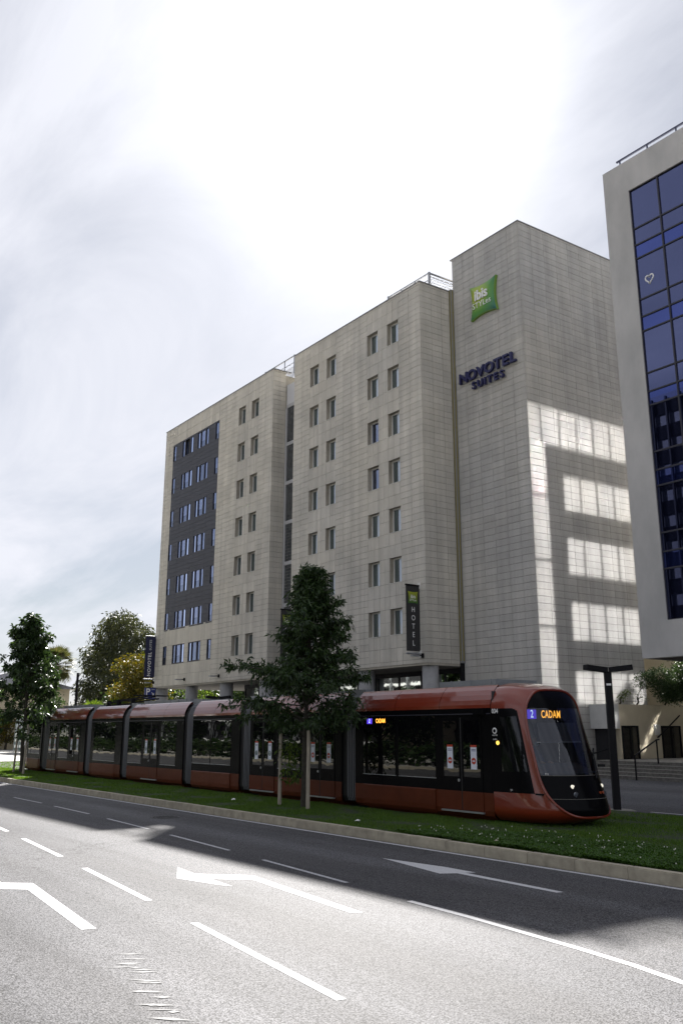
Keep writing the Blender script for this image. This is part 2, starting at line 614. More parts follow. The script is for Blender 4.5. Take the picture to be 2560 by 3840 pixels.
M['grass'] = leaf_mat('grass_blades', (0.045, 0.10, 0.014), (0.10, 0.18, 0.026), 0.4)
M['clover'] = leaf_mat('clover_leaves', (0.03, 0.075, 0.010), (0.06, 0.13, 0.018), 0.35)
M['flower'] = mat('white_clover_flower', (0.72, 0.72, 0.62), 0.7)
M['leafdark'] = leaf_mat('dark_tree_leaves', (0.010, 0.026, 0.009), (0.045, 0.078, 0.022), 0.28, 0.42)
M['leafmid'] = leaf_mat('eucalyptus_leaves', (0.018, 0.027, 0.010), (0.05, 0.056, 0.018), 0.28)
M['leafyellow'] = leaf_mat('yellowing_leaves', (0.05, 0.065, 0.008), (0.13, 0.10, 0.014), 0.3)
M['leafgreen'] = leaf_mat('bright_green_leaves', (0.035, 0.07, 0.012), (0.10, 0.15, 0.025), 0.4)
M['frond'] = leaf_mat('palm_fronds', (0.03, 0.045, 0.012), (0.09, 0.085, 0.03), 0.3)
M['bark'] = mat('tree_bark', (0.045, 0.04, 0.03), 0.9, var=0.35, vscale=12, bump=0.5, bscale=30)
M['stake'] = mat('grey_timber_stake', (0.34, 0.30, 0.24), 0.8, var=0.25, vscale=6, stretch=(3, 3, 0.5))

# ------------------------------------------------------------------ ground


def sheet(name, pts, z, m, kind='structure', thick=None):
    b = MB()
    b.quad(*[(x, y, z) for x, y in pts])
    o = b.build(name, m)
    return tag(o, kind=kind)


sheet('ground', [(-1500, -1500), (1500, -1500), (1500, 1500), (-1500, 1500)], -0.03, M['earth'])
sheet('road', [(-260, -5.0), (60, -5.0), (60, 13.41), (-260, 13.41)], 0.0, M['asphalt'])
# camera's side of the road; verge is unseen pale paving added to bounce sunlight
b = MB(); b.box(-260, 60, -5.25, -5.0, -0.02, 0.14)
tag(b.build('far_kerb', M['kerb']), kind='structure')
sheet('verge', [(-260, -14.0), (60, -14.0), (60, -5.25), (-260, -5.25)], 0.12, mat('bounce_pavement', (0.34, 0.325, 0.30), 0.9, var=0.1))


hr = np.random.default_rng(77)
n_ = 26000
hx, hy, hz = -190 + 230 * hr.random(n_), -8.2 + 2.4 * hr.random(n_), 0.15 + 1.35 * hr.random(n_) ** 0.7
hz += 0.2 * np.sin(hx * 0.9)
an = hr.random(n_) * 6.283
V = np.stack([np.stack([hx + 0.16 * np.cos(an + a_), hy + 0.16 * np.sin(an + a_), hz + 0.1 * np.sin(an * 3 + a_)], 1) for a_ in (0, 1.57, 3.14, 4.71)], 1).reshape(-1, 3)
tag(np_mesh('verge_hedge', V, np.arange(len(V)).reshape(-1, 4), M['leafdark']), 'dense dark hedge along the far side of the road', kind='stuff')


def poly_paint(name, pts, m=None, label=None, z=0.004):
    b = MB()
    # 4 mm of thermoplastic
    b.quad(*[(x, y, z) for x, y in pts])
    o = b.build(name, m or M['paint'])
    tag(o, kind='structure')
    return o


def stripe(name, a, b_, w, m=None, z=0.004):
    a, b_ = Vector((*a, 0)), Vector((*b_, 0))
    d = (b_ - a).normalized()
    s = Vector((-d.y, d.x, 0)) * w / 2
    return poly_paint(name, [(a - s).xy, (b_ - s).xy, (b_ + s).xy, (a + s).xy], m, z=z)


for (ax, ay, bx, by) in ((-60, 11.25, -57.2, 11.2), (-54.5, 11.16, -51.7, 11.1), (-49, 11.06, -46.2, 11.0), (-43.6, 10.95, -41.0, 10.9),
                         (-36.8, 10.78, -33.4, 10.74), (-31.8, 10.66, -28.3, 10.55), (-26.5, 10.42, -23.2, 10.22), (-21.6, 10.08, -18.15, 9.82), (-16.5, 9.66, -13.3, 9.38)):
    stripe('lane_dash', (ax, ay), (bx, by), 0.085, M['paintworn'])
b = MB()
ln = [(-11.4, 9.15), (-10.0, 9.05), (-9.2, 8.96), (-7.9, 8.81), (-7.05, 8.68), (-6.3, 8.50), (-4.5, 8.2), (-2, 7.75), (4, 6.6)]
for (x0, y0), (x1, y1) in zip(ln, ln[1:]):
    b.quad((x0, y0 - 0.05, 0.004), (x1, y1 - 0.05, 0.004), (x1, y1 + 0.06, 0.004), (x0, y0 + 0.06, 0.004))
tag(b.build('lane_line', M['paint']), kind='structure')
poly_paint('lane_arrow', [(-16.53, 7.89), (-15.61, 7.79), (-14.88, 8.51), (-13.55, 8.36), (-11.07, 8.08), (-11.15, 7.92), (-13.48, 8.16), (-14.41, 8.27), (-14.93, 7.75), (-14.04, 7.68), (-14.34, 7.55), (-15.33, 7.31)])
poly_paint('lane_arrow', [(-15.37, 11.67), (-13.75, 11.87), (-12.9, 11.86), (-12.99, 11.69), (-10.62, 11.57), (-10.65, 11.44), (-13.02, 11.53), (-13.17, 11.26)])
poly_paint('lane_arrow', [(-18.2, 4.9), (-16.55, 4.78), (-16.21, 5.18), (-12.16, 4.73), (-12.2, 4.55), (-15.64, 4.92), (-15.96, 4.57), (-18.2, 4.68)])
for a, c in (((-28.3, 7.45), (-24.66, 7.14)), ((-22.84, 6.99), (-19.22, 6.65)), ((-17.4, 6.47), (-13.62, 6.07)), ((-11.78, 5.89), (-7.77, 5.42)), ((-5.8, 5.15), (-2.0, 4.6))):
    stripe('lane_dash', a, c, 0.11)
stripe('edge_line', (-70, 13.26), (10, 13.28), 0.13, M['paintworn'])
# scraps of worn paint on the tarmac
sm = MB()
sx0 = -52.0
while sx0 < -12:
    sy = lambda x_: 11.05 - 0.0000 * x_ - 1.9 * max(0, (x_ + 40) / 28) ** 1.4 - 0.16 + 0.04 * math.sin(x_ * 1.7)
    sm.quad((sx0, sy(sx0), 0.003), (sx0 + 0.8, sy(sx0 + 0.8), 0.003), (sx0 + 0.8, sy(sx0 + 0.8) + 0.035, 0.003), (sx0, sy(sx0) + 0.035, 0.003))
    sx0 += 0.8
tag(sm.build('tar_seam', mat('tar', (0.03, 0.03, 0.032), 0.8)), kind='structure')
b = MB()
for k in range(46):
    t = k / 46
    cx, cy_ = -10.6 + 4.6 * t + rng.normal() * 0.12, 4.55 - 1.25 * t + rng.normal() * 0.08
    a0 = R(54.6) + rng.uniform(-0.25, 0.15)
    l, w = rng.uniform(0.06, 0.2), rng.uniform(0.015, 0.04)
    ds = Vector((math.cos(a0), math.sin(a0), 0)); ns = Vector((-ds.y, ds.x, 0))
    c = Vector((cx, cy_, 0.0035 + 0.00008 * k))
    b.quad(c - ds * l, c - ns * w, c + ds * l, c + ns * w)
tag(b.build('paint_scrap', mat('ghost_paint', (0.27, 0.27, 0.27), 0.65, col2=(0.15, 0.15, 0.155), spec=0.1, vscale=14)), kind='stuff')

# kerb along the tram lawn: each stone is a part
kroot = empty('kerb', (-10, 13.5, 0))
tag(kroot, kind='structure')
kb = MB()
kb.box(-0.572, 0.572, -0.09, 0.11, -0.12, 0.2)
kme = kb.mesh('kerbstone', M['kerb'])
bm = bmesh.new(); bm.from_mesh(kme)
bmesh.ops.bevel(bm, geom=[e for e in bm.edges if all(v.co.z > 0.1 for v in e.verts)], offset=0.018, segments=2, affect='EDGES')
bm.to_mesh(kme); bm.free()
x = -2.2
while x > -72:
    o = link(kme, 'kerbstone', kroot, (x + 10, 0, rng.normal() * 0.002))
    o.rotation_euler = (0, 0, rng.normal() * 0.002)
    x -= 1.155
b = MB(); b.box(-150, -72.3, -0.09 + 0, 0.11, -0.1, 0.19)
bo = b.build('far_kerbstones', M['kerb'], kroot); bo.location = (10, 0, 0); tag(bo, kind='stuff')
b = MB(); b.box(-2, 60, -0.09, 0.11, -0.1, 0.195)
bo = b.build('near_kerbstones', M['kerb'], kroot); bo.location = (10.4, 0, 0); tag(bo, kind='stuff')

# manhole in the shaded lane
mh = MB(); mh.cyl(-26.0, 11.95, -0.02, 0.008, 0.42, 28)
for i in range(-5, 6):
    for j in range(-5, 6):
        if i * i + j * j < 26: mh.box(-26.0 + i * 0.07 - 0.02, -26.0 + i * 0.07 + 0.02, 11.95 + j * 0.07 - 0.02, 11.95 + j * 0.07 + 0.02, 0.008, 0.013)
tag(mh.build('manhole_cover', mat('cast_iron', (0.03, 0.03, 0.032), 0.5, metal=0.4)), 'round cast iron manhole cover in the shaded lane', 'manhole cover')

# lawn of the tramway
LZ = 0.15


def lawn_z(x, y):
    return LZ + 0.03 * math.exp(-((y - 15.6) / 1.2) ** 2)


gx = np.concatenate([np.linspace(-150, -70, 12), np.linspace(-68, 12, 120)])
gy = np.linspace(13.6, 22.9, 24)
V, F = [], []
for i, xx in enumerate(gx):
    for j, yy in enumerate(gy):
        V.append((xx, yy, lawn_z(xx, yy) + 0.012 * noise.noise(Vector((xx * 0.6, yy * 1.2, 0)))))
for i in range(len(gx) - 1):
    for j in range(len(gy) - 1):
        a = i * len(gy) + j
        F.append((a, a + len(gy), a + len(gy) + 1, a + 1))
tag(np_mesh('lawn_ground', V, F, M['soil']), kind='structure')


def blades(n, x0, x1, y0, y1, h0, h1, w, name, m, label=None, seed=1, avoid=None):
    r = np.random.default_rng(seed)
    X = x0 + (x1 - x0) * r.random(n)
    Y = y0 + (y1 - y0) * r.random(n)
    if avoid is not None:
        k = ~avoid(X, Y); X, Y = X[k], Y[k]; n = len(X)
    Z = LZ + 0.03 * np.exp(-((Y - 15.6) / 1.2) ** 2) - 0.01
    pat = 0.75 + 0.45 * np.sin(X * 1.7 + np.sin(Y * 2.3) * 1.3) * np.sin(Y * 2.1 + X * 0.6)
    H = (h0 + (h1 - h0) * r.random(n) ** 1.5) * pat
    A = r.random(n) * 6.283
    LX, LY = r.normal(0, 0.35, n) * H, r.normal(0, 0.35, n) * H
    W = w * (0.7 + 0.6 * r.random(n))
    dx, dy = np.cos(A) * W, np.sin(A) * W
    V = np.empty((n, 3, 3), np.float32)
    V[:, 0] = np.stack([X - dx, Y - dy, Z], 1)
    V[:, 1] = np.stack([X + dx, Y + dy, Z], 1)
    V[:, 2] = np.stack([X + LX, Y + LY, Z + H], 1)
    o = np_mesh(name, V.reshape(-1, 3), np.arange(n * 3).reshape(-1, 3), m)
    return tag(o, label, kind='stuff')


blades(150000, -30, -5, 13.62, 17.4, 0.03, 0.085, 0.008, 'lawn_grass', M['grass'], 'short dark green lawn between the kerb and the tram', 11)
blades(90000, -66, -30, 13.62, 17.4, 0.03, 0.09, 0.014, 'far_lawn_grass', M['grass'], 'mown grass strip running beside the rear tram sections', 12)
blades(70000, -19, -3, 17.3, 22.8, 0.03, 0.08, 0.012, 'track_lawn_grass', M['grass'], 'grass growing between the tram tracks before the plaza', 13)
blades(25000, -120, -60, 13.7, 22.7, 0.04, 0.1, 0.03, 'sunny_lawn_grass', M['grass'], 'sunlit grass beyond the tail of the tram', 14)


def clover(n):
    r = np.random.default_rng(5)
    X = -17.5 + 14 * r.random(n); Y = 13.66 + 2.3 * r.random(n) ** 1.3
    k = (X > -17.5 + (Y - 13.66) * 0.9) & (r.random(n) < 0.35 + 0.65 * (np.sin(X * 2.2 + Y) > -0.3))
    X, Y = X[k], Y[k]; n = len(X)
    Z = LZ + 0.055 + 0.05 * r.random(n) + 0.025 * np.sin(X * 3.1) * np.sin(Y * 4.3)
    V = []
    for t in range(3):
        a = r.random(n) * 0.4 + t * 2.094 + X * 50
        s = 0.018
        c, d = np.cos(a) * s, np.sin(a) * s
        tilt = r.normal(0, 0.35, (n, 2))
        q = [np.stack([X, Y, Z], 1), np.stack([X + c - d * .7, Y + d + c * .7, Z + .006 + tilt[:, 0] * s], 1), np.stack([X + 2 * c, Y + 2 * d, Z + tilt[:, 1] * s], 1), np.stack([X + c + d * .7, Y + d - c * .7, Z + .006 - tilt[:, 0] * s], 1)]
        V.append(np.stack(q, 1))
    V = np.concatenate(V, 0).reshape(-1, 3)
    tag(np_mesh('clover', V, np.arange(len(V)).reshape(-1, 4), M['clover']), 'clover patch along the kerb at the near end', kind='stuff')
    # flower heads: small tetrahedral puffs
    m = 210
    X = -17.8 + 13.5 * r.random(m); Y = 13.9 + 2.4 * r.random(m)
    k = X > -18.2 + (Y - 13.7) * 0.6
    X, Y = X[k], Y[k]; m = len(X)
    Z = LZ + 0.09 + 0.05 * r.random(m); s = 0.012 + 0.006 * r.random(m)
    base = np.array([(1, 0, 0), (0, 1, 0), (-1, 0, 0), (0, -1, 0), (0, 0, 1), (0, 0, -1)], float)
    fc = np.array([(0, 1, 4), (1, 2, 4), (2, 3, 4), (3, 0, 4), (1, 0, 5), (2, 1, 5), (3, 2, 5), (0, 3, 5)])
    V = np.stack([X, Y, Z], 1)[:, None, :] + base[None] * s[:, None, None]
    F = (np.arange(m) * 6)[:, None, None] + fc[None]
    tag(np_mesh('clover_flowers', V.reshape(-1, 3), F.reshape(-1, 3), M['flower']), 'tiny white clover flowers dotted over the lawn', kind='stuff')


clover(60000)

# ------------------------------------------------------------------ plaza with its steps (right)


def plaza_z(y):
    return 0.12 + max(0.0, min(1.0, (y - 22.9) / 8.6)) * 0.38


V = []
ys = [22.9, 25, 28, 31.6, 45]
b = MB()
for y0, y1 in zip(ys, ys[1:]):
    b.quad((-80, y0, plaza_z(y0)), (30, y0, plaza_z(y0)), (30, y1, plaza_z(y1)), (-80, y1, plaza_z(y1)))
tag(b.build('plaza', M['plaza']), kind='structure')
b = MB(); b.box(-80, 30, 22.8, 22.95, -0.05, 0.135)
tag(b.build('plaza_edge_kerb', mat('pale_kerb', (0.42, 0.41, 0.39), 0.85, var=0.1)), kind='structure')
poly_paint('plaza_marking', [(-17.9, 23.25), (-14.5, 23.25), (-14.5, 23.36), (-17.9, 23.36)], M['paint'], z=plaza_z(23.3) + 0.006)

steps = empty('stone_steps', (-24, 32, 0.5))
tag(steps, 'broad flight of grey washed-concrete steps up to the white side wall', 'steps')
M['step'] = mat('washed_concrete', (0.125, 0.12, 0.11), 0.9, var=0.35, vscale=9, bump=0.6, bscale=60)
M['steptop'] = mat('step_tread', (0.22, 0.21, 0.19), 0.9, var=0.25, vscale=9, bump=0.4, bscale=60)
for k in range(5):
    z1 = 0.5 + 0.13 * (k + 1)
    y0 = 31.6 + 0.36 * k
    b = MB(); b.box(-28.0 + 0.25 * k if k < 4 else -28.1, -10, y0, y0 + 0.38 + (9 if k == 4 else 0), z1 - 0.13 - 0.02, z1)
    o = b.build('step', M['step'], steps, loc=(24, -32, -0.5))
    b = MB(); b.box(-27.98 + 0.25 * k if k < 4 else -28.05, -10.02, y0 - 0.015, y0 + 0.37 + (9 if k == 4 else 0), z1 + 0.003, z1 + 0.012)
    b.build('tread', M['steptop'], o)

# ------------------------------------------------------------------ hotel building
hotel = empty('hotel_building', (-48, 35, 0))
tag(hotel, 'seven-storey beige limestone-clad hotel building behind the tram, with charcoal window field and tall blank tower', 'building')
HL = (48, -35, 0)          # world -> building coordinates


def hb(mb, name, m, smooth=False, parent=None):
    return mb.build(name, m, parent or hotel, smooth, HL if parent is None else (0, 0, 0))


ZTOP, ZSOF, YF = 25.65, 5.55, 29.0
CO = 0.3294
FH = 2.635
# bodies (kept behind the cladding)
b = MB()
b.box(-66.35, -49.65, YF + 0.42, 43, ZSOF, ZTOP - 0.25)
b.box(-49.65, -46.9, 30.3, 43, ZSOF, ZTOP - 0.9)
b.box(-46.93, -34.5, YF + 0.42, 43, ZSOF, ZTOP - 0.25)
b.box(-34.42, -29.38, 31.37, 38.56, -0.1, 27.5)
hb(b, 'wall', M['soffit'])
b = MB()   # ground floor core, dark and set back
b.box(-57.5, -34.6, 32.4, 42, -0.1, ZSOF)
hb(b, 'ground_floor_wall', mat('dark_lobby_wall', (0.05, 0.05, 0.05), 0.8))
b = MB()
for x0, x1, y0 in ((-66.44, -49.6, YF), (-49.6, -46.97, 29.99), (-46.97, -34.44, YF)):
    b.box(x0 + 0.03, x1 - 0.03, y0 + 0.045, 43, ZSOF - 0.1, ZSOF + 0.02)
hb(b, 'soffit', M['soffit'])
# copings
b = MB()
b.box(-66.5, -49.56, YF - 0.03, YF + 0.5, ZTOP, ZTOP + 0.05)
b.box(-49.9, -49.56, YF + 0.5, 30.4, ZTOP, ZTOP + 0.05)
b.box(-47.0, -34.4, YF - 0.03, YF + 0.5, ZTOP, ZTOP + 0.05)
b.box(-34.9, -34.4, YF + 0.5, 31.3, ZTOP, ZTOP + 0.05)
b.box(-34.5, -29.28, 31.27, 31.7, 27.6, 27.65)
b.box(-29.7, -29.28, 31.7, 38.6, 27.6, 27.65)
hb(b, 'coping', M['lead'])

cells = []      # (kind, plane, u0, u1, z0, z1, name)


def zs_between(z0, z1, step=CO, anchor=24.19):
    k0 = math.ceil((z0 - anchor) / step + 1e-6)
    r = [z0]
    z = anchor + k0 * step
    while z < z1 - 0.02:
        if z - r[-1] > 0.06: r.append(z)
        z += step
    r.append(z1)
    return r


holes = []      # (plane, x0, x1, z0, z1)


def field(kind, plane, us, z0, z1, step=CO, anchor=24.19, name='cladding_panel'):
    zz = zs_between(z0, z1, step, anchor)
    for u0, u1 in zip(us, us[1:]):
        for a, c in zip(zz, zz[1:]):
            if any(h[0] == plane and kind == 'f' and u0 < h[2] - 0.02 and u1 > h[1] + 0.02 and a < h[4] - 0.02 and c > h[3] + 0.02 for h in holes):
                continue
            cells.append((kind, plane, u0, u1, a, c, name))


WIN = []        # recessed windows: x, ztop
for k in range(7):
    zt = 24.19 - FH * k
    for x0, x1 in ((-54.28, -53.30), (-52.46, -51.47), (-45.13, -44.16), (-43.30, -42.31), (-39.17, -38.17), (-37.31, -36.33)):
        WIN.append((x0, x1, zt - 1.3176, zt))
        holes.append((YF, x0, x1, zt - 1.3176, zt))
GW = [(-64.95, -64.33), (-63.32, -61.36), (-60.70, -58.77), (-57.79, -57.17)]
for x0, x1 in GW:
    holes.append((YF, x0, x1, 7.07, 8.45))
DK = (-64.95, -57.18, 9.67, 24.19)
holes.append((YF, DK[0], DK[1], DK[2], DK[3]))

# left block
field('f', YF, [-66.44, -65.7, -64.95], ZSOF, ZTOP)
field('f', YF, [-64.95, -64.33, -63.83, -63.32, -62.67, -62.0, -61.36, -60.70, -60.05, -59.4, -58.77, -58.28, -57.79, -57.18], 24.19, ZTOP, CO * 2)
field('f', YF, [-64.95, -64.64, -64.33, -63.99, -63.66, -63.32, -62.67, -62.0, -61.36, -61.03, -60.70, -60.05, -59.4, -58.77, -58.44, -58.11, -57.79, -57.48, -57.18], 8.45, 9.67, 1.3, 9.67)
for u in ((-64.33, -63.32), (-61.36, -60.70), (-58.77, -57.79)):
    field('f', YF, list(u), 7.07, 8.45, 0.345, 8.45)
field('f', YF, [-64.95, -64.64, -64.33, -63.99, -63.66, -63.32, -62.67, -62.0, -61.36, -61.03, -60.70, -60.05, -59.4, -58.77, -58.44, -58.11, -57.79, -57.48, -57.18], ZSOF, 7.07, 0.76, 7.07)
field('f', YF, [-57.18, -56.2, -55.24, -54.28], ZSOF, ZTOP)
wz = lambda a: [a[0], (a[0] + a[1]) / 2, a[1], (a[1] + a[2]) / 2, a[2], (a[2] + a[3]) / 2, a[3]]
field('f', YF, wz((-54.28, -53.30, -52.46, -51.47)), ZSOF, ZTOP, CO * 2)
field('f', YF, [-51.47, -50.57, -49.62], ZSOF, ZTOP)
field('s', -49.62, [YF, 29.97], ZSOF, ZTOP)
# middle block
field('f', YF, [-46.97, -45.98, -45.13], ZSOF, ZTOP)
field('f', YF, wz((-45.13, -44.16, -43.30, -42.31)), ZSOF, ZTOP, CO * 2)
field('f', YF, [-42.31, -41.53, -40.74, -39.94, -39.17], ZSOF, ZTOP)
field('f', YF, wz((-39.17, -38.17, -37.31, -36.33)), ZSOF, ZTOP, CO * 2)
field('f', YF, [-36.33, -35.41, -34.44], ZSOF, ZTOP)
field('s', -34.44, [YF, 29.78, 30.5, 31.08], ZSOF, ZTOP)
# tower
field('f', 31.30, [-34.36, -33.51, -32.66, -31.83, -30.98, -30.13, -29.32], 0.0, 27.6, CO, 9.69)
field('s', -29.32, [31.30, 32.21, 33.14, 34.07, 34.98, 35.89, 36.8, 37.71, 38.6], 0.0, 27.6, CO, 9.69)
# dark window field
DW = []
holes.pop()
for k in range(6):
    zt = 24.12 - FH * k
    for x0, x1 in GW:
        holes.append((YF, x0, x1, zt - 1.38, zt))
        DW.append((x0, x1, zt - 1.38, zt, k))
for k in range(6):
    zt = 24.12 - FH * k
    for u in ((-64.33, -63.32), (-61.36, -60.70), (-58.77, -57.79)):
        field('f', YF, list(u), zt - 1.38, zt, 0.345, zt, 'dark_panel')
    z2 = zt - 1.38
    z3 = max(zt - FH, DK[2])
    field('f', YF, [-64.95, -63.32, -61.36, -60.70, -58.77, -57.18], z3, z2, 0.3138, z2, 'dark_panel')
field('f', YF, [-64.95, -63.32, -61.36, -60.70, -58.77, -57.18], 24.12, 24.19, 1, 25, 'dark_panel')

# backing behind every panel (gives the dark joints)
TH = 0.028
GAP = 0.007
bk = MB()
for kind, pl, u0, u1, a, c, nm in cells:
    if kind == 'f': bk.quad((u0, pl + TH, a), (u1, pl + TH, a), (u1, pl + TH, c), (u0, pl + TH, c))
    else: bk.quad((pl - TH, u0, a), (pl - TH, u1, a), (pl - TH, u1, c), (pl - TH, u0, c))
hb(bk, 'backing_wall', M['joint'])


def px_area(c):
    kind, pl, u0, u1, a, e, nm = c
    u, z = (u0 + u1) / 2, (a + e) / 2
    p = Vector((u, pl, z)) if kind == 'f' else Vector((pl, u, z))
    v = p - Vector((0, 0, CAMZ))
    d = v.length
    cosf = abs(v.y if kind == 'f' else v.x) / d
    ar = (u1 - u0) * (e - a) * cosf / d ** 2
    if kind == 's' and pl > -30:        # hidden behind the office building on the right
        if (p.y - (-p.x) * 1.26) > 0.9 and z > 6.5: ar *= 0.3
    if z < 4.3 and kind == 'f': ar *= 0.01
    return ar


cache = {}
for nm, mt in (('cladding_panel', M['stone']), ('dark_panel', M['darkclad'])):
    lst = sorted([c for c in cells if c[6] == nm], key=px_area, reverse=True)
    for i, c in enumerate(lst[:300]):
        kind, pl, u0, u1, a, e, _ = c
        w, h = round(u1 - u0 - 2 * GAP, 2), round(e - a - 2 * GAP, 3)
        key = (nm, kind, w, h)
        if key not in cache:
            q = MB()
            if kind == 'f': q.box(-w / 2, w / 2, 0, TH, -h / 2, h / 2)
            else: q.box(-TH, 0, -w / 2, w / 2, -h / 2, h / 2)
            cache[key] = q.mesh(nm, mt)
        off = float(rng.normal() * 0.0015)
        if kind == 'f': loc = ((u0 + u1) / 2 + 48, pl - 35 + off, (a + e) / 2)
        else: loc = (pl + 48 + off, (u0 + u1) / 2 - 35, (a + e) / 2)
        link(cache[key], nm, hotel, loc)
    rest = MB()
    for c in lst[300:]:
        kind, pl, u0, u1, a, e, _ = c
        o_ = float(rng.normal() * 0.0015)
        if kind == 'f': rest.box(u0 + GAP, u1 - GAP, pl + o_, pl + TH, a + GAP, e - GAP)
        else: rest.box(pl - TH, pl + o_, u0 + GAP, u1 - GAP, a + GAP, e - GAP)
    if rest.v:
        o = hb(rest, nm + 's_rest' if False else ('cladding_panels' if nm == 'cladding_panel' else 'dark_panels'), mt)
        tag(o, kind='stuff')

# recessed windows
DEP = 0.30
w, h = 0.98, 1.3176
rv = MB()
rv.quad((0, 0.02, 0), (0, DEP, 0), (0, DEP, h), (0, 0.02, h))
rv.quad((w, 0.02, 0), (w, 0.02, h), (w, DEP, h), (w, DEP, 0))
rv.quad((0, 0.02, h), (0, DEP, h), (w, DEP, h), (w, 0.02, h))
rv_me = rv.mesh('window', M['reveal'])
sill = MB(); sill.box(-0.01, w + 0.01, -0.025, DEP, -0.012, 0.012)
sill_me = sill.mesh('sill', M['white'])
fr = MB()
fr.box(0, 0.055, DEP - 0.05, DEP + 0.03, 0, h); fr.box(w - 0.055, w, DEP - 0.05, DEP + 0.03, 0, h)
fr.box(0.055, w - 0.055, DEP - 0.05, DEP + 0.03, h - 0.06, h); fr.box(0.055, w - 0.055, DEP - 0.05, DEP + 0.03, 0, 0.05)
fr_me = fr.mesh('frame', M['white'])
pn = MB(); pn.quad((0.055, DEP, 0.05), (w - 0.055, DEP, 0.05), (w - 0.055, DEP, h - 0.06), (0.055, DEP, h - 0.06))
pn_me = pn.mesh('pane', M['pane']); pn2_me = pn.mesh('pane', M['panedark'])
bkb = MB(); bkb.quad((0, DEP + 0.115, 0), (w, DEP + 0.115, 0), (w, DEP + 0.115, h), (0, DEP + 0.115, h))


def drape(x0, x1, m, seed, amp=0.018):
    r = np.random.default_rng(seed)
    q = MB()
    n = 26
    xs = np.linspace(x0, x1, n)
    ph = r.random() * 6
    ys = DEP + 0.035 + amp * np.sin(np.linspace(0, 6.283 * (x1 - x0) / 0.13, n) + ph) + r.normal(0, 0.003, n)
    lean = r.normal(0, 0.02)
    for i in range(n - 1):
        q.quad((xs[i] + lean, ys[i], 0.02), (xs[i + 1] + lean, ys[i + 1], 0.02), (xs[i + 1], ys[i + 1], h), (xs[i], ys[i], h))
    return q.mesh('curtain', m, True)


cur_l = [drape(0.06, 0.06 + e, M['curtain'], s) for s, e in ((1, 0.30), (2, 0.38), (3, 0.26))]
cur_r = [drape(a, 0.95, M['sheer_sky'], s, 0.008) for s, a in ((4, 0.36), (5, 0.40))]  # pale right-hand drapes carry the pane's sky reflection as colour
rm_me = bkb.mesh('room', mat('dark_room', (0.012, 0.012, 0.016), 0.9))
for i, (x0, x1, z0, z1) in enumerate(WIN):
    wo = link(rv_me, 'window', hotel, (x0 + 48, YF - 35, z0))
    link(sill_me, 'sill', wo); link(fr_me, 'frame', wo)
    row, colm = divmod(i, 6)
    dark = colm == 4 and row in (2, 3)
    link(pn2_me if dark else pn_me, 'pane', wo)
    link(rm_me, 'room', wo)
    if not dark:
        link(cur_l[(i * 7) % 3], 'curtain', wo)
        link(cur_r[i % 2], 'curtain', wo)


# dark framed windows of the left block (bay of four per floor)
def dark_window(x0, x1, z0, z1, style, parent=None):
    wd = x1 - x0
    hh = z1 - z0
    q = MB()
    t = 0.05
    q.box(0, t, -0.01, 0.1, 0, hh); q.box(wd - t, wd, -0.01, 0.1, 0, hh)
    q.box(t, wd - t, -0.01, 0.1, hh - t, hh); q.box(t, wd - t, -0.01, 0.1, 0, t * 1.6)
    pans = []
    if wd > 1:
        for xm in (wd * 0.27, wd * 0.70):
            q.box(xm - 0.05, xm + 0.05, -0.005, 0.1, t, hh - t)
        pans = [(t, wd * 0.27 - 0.05), (wd * 0.27 + 0.05, wd * 0.70 - 0.05), (wd * 0.70 + 0.05, wd - t)]
    else:
        pans = [(t, wd - t)]
    wo = q.build('window', M['darkframe'], hotel, loc=(x0 + 48, YF - 35, z0))
    for j, (a, e) in enumerate(pans):
        if style == 'open' and j == 1:
            qq = MB(); qq.quad((a, 0.3, t), (e, 0.3, t), (e, 0.3, hh - t), (a, 0.3, hh - t))
            qq.build('room', M['joint'], wo); continue
        qq = MB(); qq.quad((a, 0.06, t), (e, 0.06, t), (e, 0.06, hh - t), (a, 0.06, hh - t))
        qq.build('pane', M['panedark'] if True else None, wo)
        zb = {0: t, 1: hh * 0.42, 2: t}[j] if wd > 1 else hh * 0.4
        if style == 'blue' and j == 1: zb = hh - 0.06
        if style == 'dark': zb = hh - 0.06 if j != 0 else hh * 0.7
        bl = MB(); bl.quad((a, 0.085, zb), (e, 0.085, zb), (e, 0.085, hh - t), (a, 0.085, hh - t))
        bl.build('blind', M['blind'], wo)
        rm = MB(); rm.quad((a, 0.3, t), (e, 0.3, t), (e, 0.3, hh - t), (a, 0.3, hh - t))
        rm.build('room', M['blueroom'], wo)


for x0, x1, z0, z1, k in DW:
    st = 'open' if (k == 0 and -64 < x0 < -63) else ('blue' if (k == 1 and -61 < x0 < -60) else 'n')
    dark_window(x0, x1, z0, z1, st)
for i, (x0, x1) in enumerate(GW):
    dark_window(x0, x1, 7.07, 8.45, 'n' if i < 2 else 'dark')

